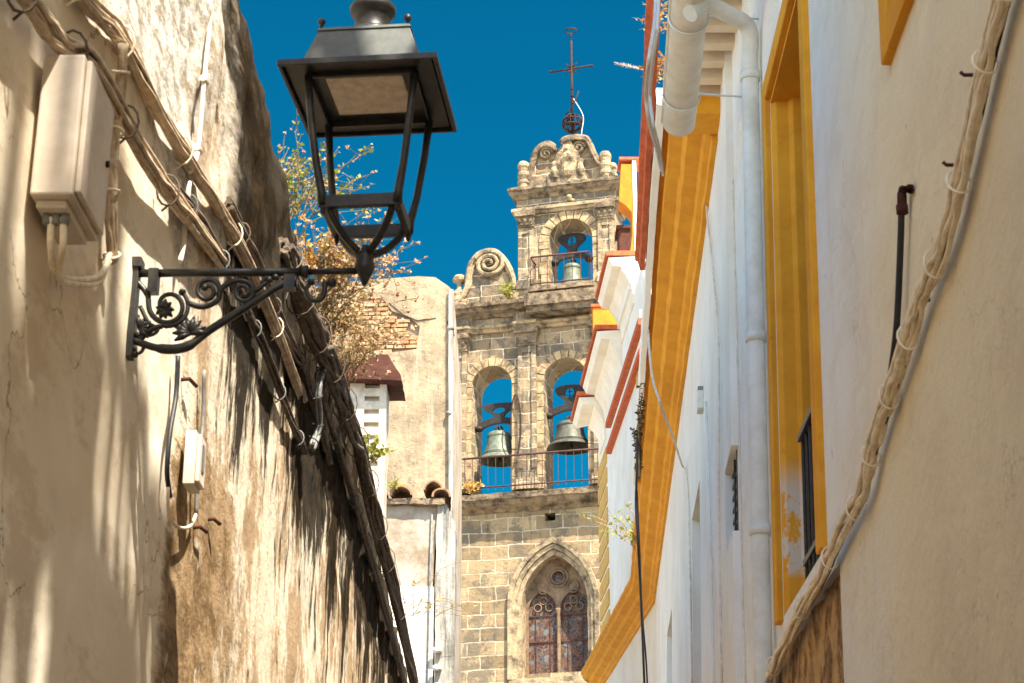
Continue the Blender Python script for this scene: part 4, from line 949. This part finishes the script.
# ochre capped pier on its roof and a small ochre block on the eave
pr_ = thing('roof_pier', 'slim ochre and white roof pier with terracotta top above the white house', 'pier', (2.5, 33, 15.6))
zt2 = at_depth(632, 164, 33).z
a = at_depth(625, 200, 33); b = at_depth(633, 200, 33); c = at_depth(637, 200, 33); e = at_depth(645, 200, 33)
mb = MB(); mb.plate([[(b.x-.14, 15.6), (b.x, 15.6), (b.x, zt2), (a.x-.06, zt2), (a.x-.12, 17.15), (a.x+.02, 17.05), (b.x-.03, 16.9), (b.x-.03, 16.4)]], 0, -.5, lambda x, z, d: Vector((x, 33-d, z))); build('ochre_face', mb, M['ochre_block'], pr_)
mb = MB(); mb.box((b.x+.002, 32.98, 15.6), (c.x, 33.5, zt2+.08)); build('white_face', mb, M['white_far'], pr_)
mb = MB(); mb.box((a.x-.1, 32.95, zt2+.085), (e.x, 33.55, zt2+.14)); build('terracotta_cap', mb, M['terracotta'], pr_)
mb = MB(); q0, q1 = at_depth(619, 244, 34), at_depth(632, 229, 34); mb.box((q0.x, 34, 15.7), (q1.x, 34.6, q1.z)); mb.box((q0.x-.05, 33.95, q1.z+.002), (q1.x+.05, 34.65, q1.z+.07))
tag(build('roof_block', mb, M['rust']), 'dark red brown block on the roof just left of the ochre pier', 'roof block')
yb = at_depth(600, 320, 37.2)
mb = MB(); q0, q1 = at_depth(593, 334, 37.5), at_depth(605, 307, 37.5); mb.box((q0.x, 37.5, q0.z), (q1.x+.3, 37.8, q1.z)); t_ = thing('ochre_block', 'small ochre block with terracotta edge jutting out under the white cornice', 'roof block', (q0.x, 37.6, q0.z))
build('block', mb, M['ochre_block'], t_, bevel=.02); mb = MB(); mb.box((q0.x-.03, 37.46, q1.z+.002), (q1.x+.33, 37.84, q1.z+.06)); build('tile_edge', mb, M['terracotta'], t_)

# ================================================================ RIGHT: middle house with the ochre cornice (A), kinked, 
BAT = .028
FA = Facade(1.455-.046*11.4, .046, BAT)
YK = 28.4; xk = FA.pt(YK, 5).x
FB = Facade(xk+.058*YK, -.058, BAT)
mh = thing('ochre_cornice_house', 'white house with a long ochre cornice bending down the lane', 'house', (4, 20, 0))
ZC = 7.80
def niche(F_, x0, y0, x1, w_): 
    Y0, Z0 = F_.px(x0, y0); Y1, Z1 = F_.px(x1, y0); return [(Y1, 1.0), (Y0, 1.0), (Y0, Z0), (Y1, Z0)]
n1 = niche(FA, 692, 520, 700, 0); n2 = niche(FA, 667, 635, 672, 0)
sA, sB = FA.px(725, 490), FA.px(732, 490); sT, sBm = FA.px(732, 442)[1], FA.px(732, 533)[1]
slit = [(sB[0], sBm), (sA[0], sBm), (sA[0], sT), (sB[0], sT)]
fa = lambda a, b, d: FA.pt(a, b, d)
fa2 = lambda a, d, b: FA.pt(a, b, d)
rc = lambda q: (q[0][0], q[1][0], q[0][1], q[2][1])
n1 = [(min(a, 99), b) for a, b in n1]; n1 = [n1[1], n1[0], n1[3], n1[2]] if n1[0][0] > n1[1][0] else n1; n2 = [n2[1], n2[0], n2[3], n2[2]] if n2[0][0] > n2[1][0] else n2
mb = MB(); mb.panel(11.42, YK, 0, ZC+.3, [rc(n1), rc(n2), rc(slit)], 0, -.35, fa); build('wall', mb, M['white_far'], mh)
mb = MB(); mb.plate([slit], -.1, -.12, fa); sw = build('slit_window', mb, M['dark_glass'], mh)
mb = MB()
for k in range(7): zz = sBm+(sT-sBm)*(k+.5)/7; mb.box((sB[0], -.05, zz), (sA[0], -.07, zz+.02), fa2)
for yy in (sB[0]+.1, (sA[0]+sB[0])/2): mb.box((yy, -.04, sBm), (yy+.02, -.055, sT), fa2)
build('grille', mb, M['black'], sw)
mb = MB(); mb.box((11.42, -.36, 0), (YK, -3, ZC+.3), lambda a, d, b: FA.pt(a, b, d)); build('core_wall', mb, M['white_far'], mh)
mb = MB(); mb.plate([[(YK+.01, 0), (36.2, 0), (36.2, ZC+.3), (YK+.01, ZC+.3)]], 0, -.3, lambda a, b, d: FB.pt(a, b, d)); build('far_wall', mb, M['white_far'], mh)
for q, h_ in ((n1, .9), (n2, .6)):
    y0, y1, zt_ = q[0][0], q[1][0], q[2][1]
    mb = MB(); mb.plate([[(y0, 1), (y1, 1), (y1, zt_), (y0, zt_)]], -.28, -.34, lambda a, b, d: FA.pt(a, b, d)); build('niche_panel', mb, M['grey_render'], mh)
pr = [(-.1, ZC), (.04, ZC), (.05, ZC+.05), (.09, ZC+.07), (.11, ZC+.12), (.22, ZC+.15), (.25, ZC+.22), (.35, ZC+.25), (.36, ZC+.34), (.40, ZC+.36), (.40, ZC+.42), (-.1, ZC+.44)]
st = []
y = 12.1
while y < YK-.05: st.append(('A', y)); y += .5
st.append(('A', YK)); y = YK+.5
while y < 37: st.append(('B', y)); y += .5
def cp(s_, d, z): f, yy = s_; return (FA if f == 'A' else FB).pt(yy, z, d)
mb = MB(); mb.sweep(pr, st, cp); build('cornice', mb.rough(.3, .012, 4), M['yellow'], mh)
mb = MB(); mb.sweep([(.404, ZC+.30), (.46, ZC+.32), (.47, ZC+.46), (.404, ZC+.46)], [s_ for s_ in st if s_[1] < 23], cp); build('fascia', mb.rough(.3, .006, 4), M['white_far'], mh)
mb = MB(); mb.sweep([(.474, ZC+.38), (.52, ZC+.38), (.53, ZC+.46), (.57, ZC+.48), (.57, ZC+.56), (.474, ZC+.56)], [('A', 8.0+.5*k) for k in range(16)], cp); build('tile_edge', mb.rough(.2, .006, 6), M['terracotta'], mh)
mb = MB(); mb.box((12.1, -2.8, ZC+.45), (YK, .3, ZC+.6), lambda a, d, b: FA.pt(a, b, d)); build('roof', mb, M['rooftile'], mh)
# ochre cap of the cornice end
mb = MB(); mb.box((11.75, -.02, ZC+.05), (12.08, .30, ZC+.30), lambda a, d, b: FA.pt(a, b, d)); build('cornice_end', mb.rough(.1, .012, 5), M['yellow'], mh)
# slit window with dark grille

# ================================================================ RIGHT: near white house with ochre window frames (D)
FD = Facade(1.289, .0185, BAT)
nh = thing('white_house', 'near white and cream house with ochre framed windows', 'house', (3, 5, 0))
fd = lambda a, b, d: FD.pt(a, b, d)
fd2 = lambda a, d, b: FD.pt(a, b, d)
def span(p, q, z=None):
    a, b = FD.px(*p), FD.px(*q); return a, b
WY0, WY1, WZ0, WZ1 = FD.px(812, 230)[0], FD.px(770, 100)[0], FD.px(777, 628)[1], FD.px(765, 100)[1]-.12
DY0 = FD.px(841, 600)[0]; DZ1 = FD.px(835, 568)[1]; DY1 = DY0+2.6
w2r = FD.px(890, 70); W2Y1 = w2r[0]; W2Z0 = w2r[1]+.0; print('w2', w2r)

mb = MB(); TOPD = 8.1
mb.panel(1.95, 11.4, 0, TOPD, [(WY0, WY1, WZ0, WZ1), (DY0, DY1, .1, DZ1), (W2Y1-1.3, W2Y1-.14, W2Z0+.14, 7.4)], 0, -.5, fd)
build('wall', mb, M['limewash'], nh)
mb = MB(); mb.box((1.95, -.52, 0), (11.4, -5, TOPD), fd2); build('core_wall', mb, M['white_far'], nh)
def frame(y0, y1, z0, z1, bottom=False, peel=False, head=True):
    w_ = .13; o = [(y0-w_, z0-.02 if not bottom else z0-w_), (y1+w_, z0-.02 if not bottom else z0-w_), (y1+w_, z1+w_), (y0-w_, z1+w_)]
    mb = MB()
    # front trim: two jamb strips and a head
    mb.plate([[(y1+.002, o[0][1]), (y1+w_, o[0][1]), (y1+w_, z1+w_), (y1+.002, z1+w_)]], .035, -.01, fd)
    mb.plate([[(y0-w_, o[0][1]), (y0-.002, o[0][1]), (y0-.002, z1+w_), (y0-w_, z1+w_)]], .035, -.01, fd)
    mb.plate([[(y0, z1), (y1, z1), (y1, z1+w_), (y0, z1+w_)]], .034, -.01, fd)
    if bottom: mb.plate([[(y0, z0-w_), (y1, z0-w_), (y1, z0), (y0, z0)]], .034, -.01, fd)
    root = build('window_frame', mb, M['yellow'], nh, bevel=.008)
    mb = MB()   # splayed lining
    for pr_ in ([(y1+.001, -.001), (y1-.03, -.03), (y1-.04, -.10), (y1-.075, -.12), (y1-.08, -.46), (y1+.001, -.46)], [(y0-.001, -.001), (y0+.02, -.03), (y0+.03, -.46), (y0-.001, -.46)]):
        n = len(pr_); vs = [fd(a, z_, d) for z_ in (z0, z1-.02) for a, d in pr_]; mb.add(vs, [tuple(range(n)), tuple(range(n, 2*n))]+[(k, (k+1) % n, (k+1) % n+n, k+n) for k in range(n)])
    mb.box((y0, -.46, z1-.03), (y1, -.001, z1-.0), fd2)
    build('window_lining', mb, M['yellow_peel' if peel else 'yellow'], root, bevel=.004)
    mb = MB(); mb.box((y0, -.47, z0), (y1, -.45, z1), fd2); build('pane', mb, M['dark_glass'], root)
    return root
fr = frame(WY0, WY1, WZ0, WZ1, peel=True)
frame(W2Y1-1.3, W2Y1-.14, W2Z0+.14, 7.4, bottom=True)
# balconette railing in the window
RZ = FD.px(800, 436)[1]; rl = MB()
WYR = FD.px(797, 440)[0]; rl.box((WY0+.02, .0, RZ), (WYR, -.055, RZ+.035), fd2); 
r_o = build('balcony_railing', rl, M['black'], nh, bevel=.003)
rb = MB(); n = 6
for k in range(n): yy = WY0+.05+(WYR-.03-WY0-.05)*k/(n-1); rb.tube([FD.pt(yy, WZ0, -.026), FD.pt(yy, RZ, -.026)], .011, 6, cap=False)
l2 = MB(); l2.box((WY0+.02, -.01, WZ0+.10), (WYR, -.04, WZ0+.13), fd2); build('bottom_rail', l2, M['black'], r_o)
build('railing_bars', rb, M['black'], r_o)
# weathered wooden door below
mb = MB(); mb.panel(DY0+.001, DY1-.001, .1, DZ1-.001, [], -.03, -.3, fd)
for k in range(0): pass
build('blocked_opening', mb.rough(.09, .022, 5), M['bare_wall'], nh)
# eave, rafters, gutter and downpipe
mb = MB(); mb.box((2, -1, TOPD+.02), (12.0, .42, TOPD+.09), fd2); build('roof', mb, M['rooftile'], nh)
mb = MB()
for k in range(22): mb.box((6.5+.25*k, -.02, TOPD-.09), (6.5+.25*k+.1, .33, TOPD+.015), fd2)
build('rafters', mb, M['cornice_cream'], nh)
mb = MB(); gp = [at_depth(679, 122, 11.2), at_depth(694, -60, 11.2)]
g0 = at_depth(679, 122, 11.0); g0z = g0.z; g1 = Vector((g0.x-.046*6, 5, g0z))
n = 16; R1 = .115; vs = []
for (c, rr) in ((g0, R1), (g1, R1), (g1, R1-.012), (g0, R1-.012)):
    for k in range(n+1): a_ = PI+PI*k/n; vs.append(c+Vector((rr*math.cos(a_), 0, rr*math.sin(a_)+.0)))
q = n+1; fs = []
for j in range(4):
    for k in range(n): fs.append((j*q+k, j*q+k+1, ((j+1) % 4)*q+k+1, ((j+1) % 4)*q+k))
mb.add(vs, fs, True)
mb.tube([g0+Vector((-R1, 0, 0)), g1+Vector((-R1, 0, 0))], .014, 8)
mb.lathe([(.001, 0), (.001, .001)], g0, 3)
c_ = [g0+Vector((R1*math.cos(PI+PI*k/n), .001, R1*math.sin(PI+PI*k/n))) for k in range(n+1)]; mb.add(c_, [tuple(range(n+1))])
gut = build('gutter', mb, M['gutter'], nh)
for yy in (10.6, 9.6, 8.6, 7.6):
    c = g0.lerp(g1, (11-yy)/6); mb = MB(); mb.tube([c+Vector(((R1+.012)*math.cos(PI+PI*k/12), 0, (R1+.012)*math.sin(PI+PI*k/12))) for k in range(13)]+[FD.pt(yy, c.z-.02, 0)], .007, 6); build('gutter_bracket', mb, M['pipe_white'], gut)
for k in range(3):
    pass
DPY = FD.px(755, 300, .07)[0]; dpz = FD.px(746, 40, .07)[1]
dp = [at_depth(690, 14, 9.3), at_depth(704, 4, 9.35), at_depth(724, 12, DPY-.15), FD.pt(DPY-.04, dpz-.04, .08), FD.pt(DPY, dpz-.25, .07)]
mb = MB(); mb.tube(crom(dp, 6)+[FD.pt(DPY, z_, .07) for z_ in (5.5, 3, .2)], .052, 14)
for z in (6.9, 5.2, 4.06): mb.tube([FD.pt(DPY, z, .07), FD.pt(DPY, z+.06, .07)], .060, 14)
build('downpipe', mb, M['pipe_white'], nh)
mb = MB()
for k in range(60):
    pass
# wall mounted box and small things on the middle wall
bx = thing('junction_box', 'tiny white junction box with a dark gap on the white wall', 'box', FA.pt(14.4, 6.5, 0)); Yb, Zb = FA.px(703, 400)
mb = MB(); mb.box((Yb-.09, 0, Zb-.1), (Yb+.09, .05, Zb+.06), lambda a, d, b: FA.pt(a, b, d)); build('box_body', mb, M['pipe_white'], bx, bevel=.006)
mb = MB(); mb.box((Yb-.05, .0, Zb+.065), (Yb+.06, .045, Zb+.11), lambda a, d, b: FA.pt(a, b, d)); build('cap', mb, M['cable_grey'], bx)
def onD(px, py, d=.02): return FD.pt(*FD.px(px, py, d), d)
def onA(px, py, d=.02): return FA.pt(*FA.px(px, py, d), d)
def cable(label, pts, r, m='cable_grey', n=6, name='cable', cat='cable'):
    mb = MB(); mb.tube(crom(pts, n), r, 7); return tag(build(name, mb, M[m]), label, cat)
cable('thin cable on the white wall running down from the ochre cornice end', [onA(704, 140), onA(706, 200), onA(712, 260), onA(718, 330), onA(719, 400), onA(719, 520), onA(722, 690)], .009, 'conduit')
cable('pale cable drooping over the ochre cornice onto the white wall', [onA(648, 330, .48), onA(652, 375, .46), onA(662, 408, .40), onA(674, 440, .22), onA(682, 465, .05), onA(687, 478), onA(690, 560), onA(692, 690)], .010, 'conduit')
cable('white cable looping in front of the sky beside the terracotta eave', [onA(656, -20, .62), onA(655, 20, .64), onA(649, 60, .68), onA(646, 95, .68), onA(650, 125, .66), onA(657, 150, .60), onA(661, 170, .5)], .009, 'pipe_white')
cable('second white cable loop hugging the terracotta eave', [onA(659, -20, .60), onA(658, 20, .63), onA(653, 62, .65), onA(650, 95, .65), onA(654, 128, .64), onA(660, 152, .58), onA(663, 175, .48)], .008, 'pipe_white')
cable('black cable hanging from the ochre cornice', [onA(638, 440, .50), onA(636, 500, .50), onA(638, 540, .5), onA(641, 600, .45), onA(643, 650, .4), onA(645, 700, .36)], .014, 'cable_black')
cable('second thinner black cable below the ochre cornice', [onA(637, 490, .48), onA(640, 560, .45), onA(642, 610, .42), onA(646, 660, .38), onA(648, 700, .34)], .010, 'cable_black')
cable('thin cream cable on the white wall left of the downpipe', [onA(733, 180), onA(736, 300), onA(739, 420), onA(742, 560), onA(746, 700)], .007, 'conduit')
cable('straight white conduit left of the slit window', [onA(706, 402), onA(709, 480), onA(711, 560), onA(714, 700)], .010, 'pipe_white')
# black pipe with elbow
p0, p1 = onD(908, 194, .03), onD(900, 202, .03)
bp = thing('black_pipe', 'black pipe with elbow running down the cream wall behind the cables', 'pipe', onD(892, 365, .03))
mb = MB(); mb.tube(crom([onD(901, 206, .03), onD(901, 230, .03), onD(897, 321, .03), onD(891, 372, .03), onD(886, 400, .03)], 6), .012, 10); build('pipe_run', mb, M['cable_black'], bp)
mb = MB(); e0 = onD(902, 208, .03); mb.tube([e0, onD(902, 194, .03), onD(903, 190, .025), onD(909, 189, .02), onD(915, 189, -.02)], .017, 10); mb.tube([e0+Vector((0, 0, -.02)), e0+Vector((0, 0, .01))], .021, 10); build('elbow', mb, M['rust'], bp)
# the big cream bundle on the near right wall
bp_ = [(1012, -30), (1001, 0), (983, 73), (961, 172), (944, 241), (920, 300), (902, 358), (887, 402), (872, 450), (862, 495), (843, 529), (822, 575), (799, 614), (776, 661), (755, 700)]
b3 = [onD(a, b, .045) for a, b in bp_]
bundle('cable_bundle', b3, 7, .036, .0088, M['cable_pale'], tie=10, tie_mat=M['cable_pale'], seg=8, wob=.38, twist=.5, out=Vector((-1, 0, 0)),
       label='cream bundle of tied cables sagging across the near right wall', cat='cables')
bundle('cable_bundle', [p+Vector((.012, .01, -.004)) for p in b3], 2, .02, .005, M['cable_black'], seg=8, out=Vector((-1, 0, 0)), label='dark cable pair tucked behind the cream bundle on the right wall', cat='cables')
for (a, b) in ((968, 75), (950, 165), (922, 300), (903, 352)):
    p = onD(a+8, b, .0); mb = MB(); mb.tube([p, p+Vector((-.035, .0, 0)), p+Vector((-.045, 0, .01))], .006, 6); tag(build('wall_hook', mb, M['rust']), 'rusty iron hook holding the cream cable bundle to the right wall', 'hook', 'hooks of the right cable bundle')

# dry plants on the right eaves
ea = FA.pt(20, ZC+.42, .35)
weed('dried_moss', 'dark dried moss hanging from the ochre cornice', onA(639, 478, .47), 1.0, 12, .035, (0, 0), M['moss'], 60, .035, stemr=.008, droop=0)
weed('weed', 'yellow green weed sprouting from the ochre cornice bend', onA(638, 545, .33), .85, 10, .35, (-.5, 0), M['leaf_green'], 12, .07, stemr=.007)
weed('dried_weed', 'orange dried tuft on the terracotta eave', onA(657, 76, .47), .22, 26, .6, (-.1, 0), M['leaf_orange'], 8, .035, stemr=.003)
weed('dried_weed', 'orange dried tuft at the very top of the terracotta eave', onA(659, 25, .47), .18, 22, .7, (0, 0), M['leaf_orange'], 8, .03, stemr=.003)
t = thing('feathery_grass', 'feathery white seed head reaching left from the eave against the sky', 'plant', onA(652, 72, .5))
mb = MB(); a, b = onA(652, 71, .5), at_depth(615, 63, onA(652, 71, .5).y); q = crom([a, a.lerp(b, .5)+Vector((0, 0, -.005)), b], 8); mb.tube(q, .003, 4)
build('stalk', mb, M['feather'], t); mb = MB()
for k in range(260):
    f = random.random(); p = a.lerp(b, f); d = Vector((random.gauss(-.4, .5), random.gauss(0, 1), random.gauss(0, 1))).normalized()*.022*(1.1-abs(f-.7)); o_ = d.orthogonal().normalized()*.003
    mb.add([p-o_, p+o_, p+d], [(0, 1, 2)])
build('seeds', mb, M['feather'], t)
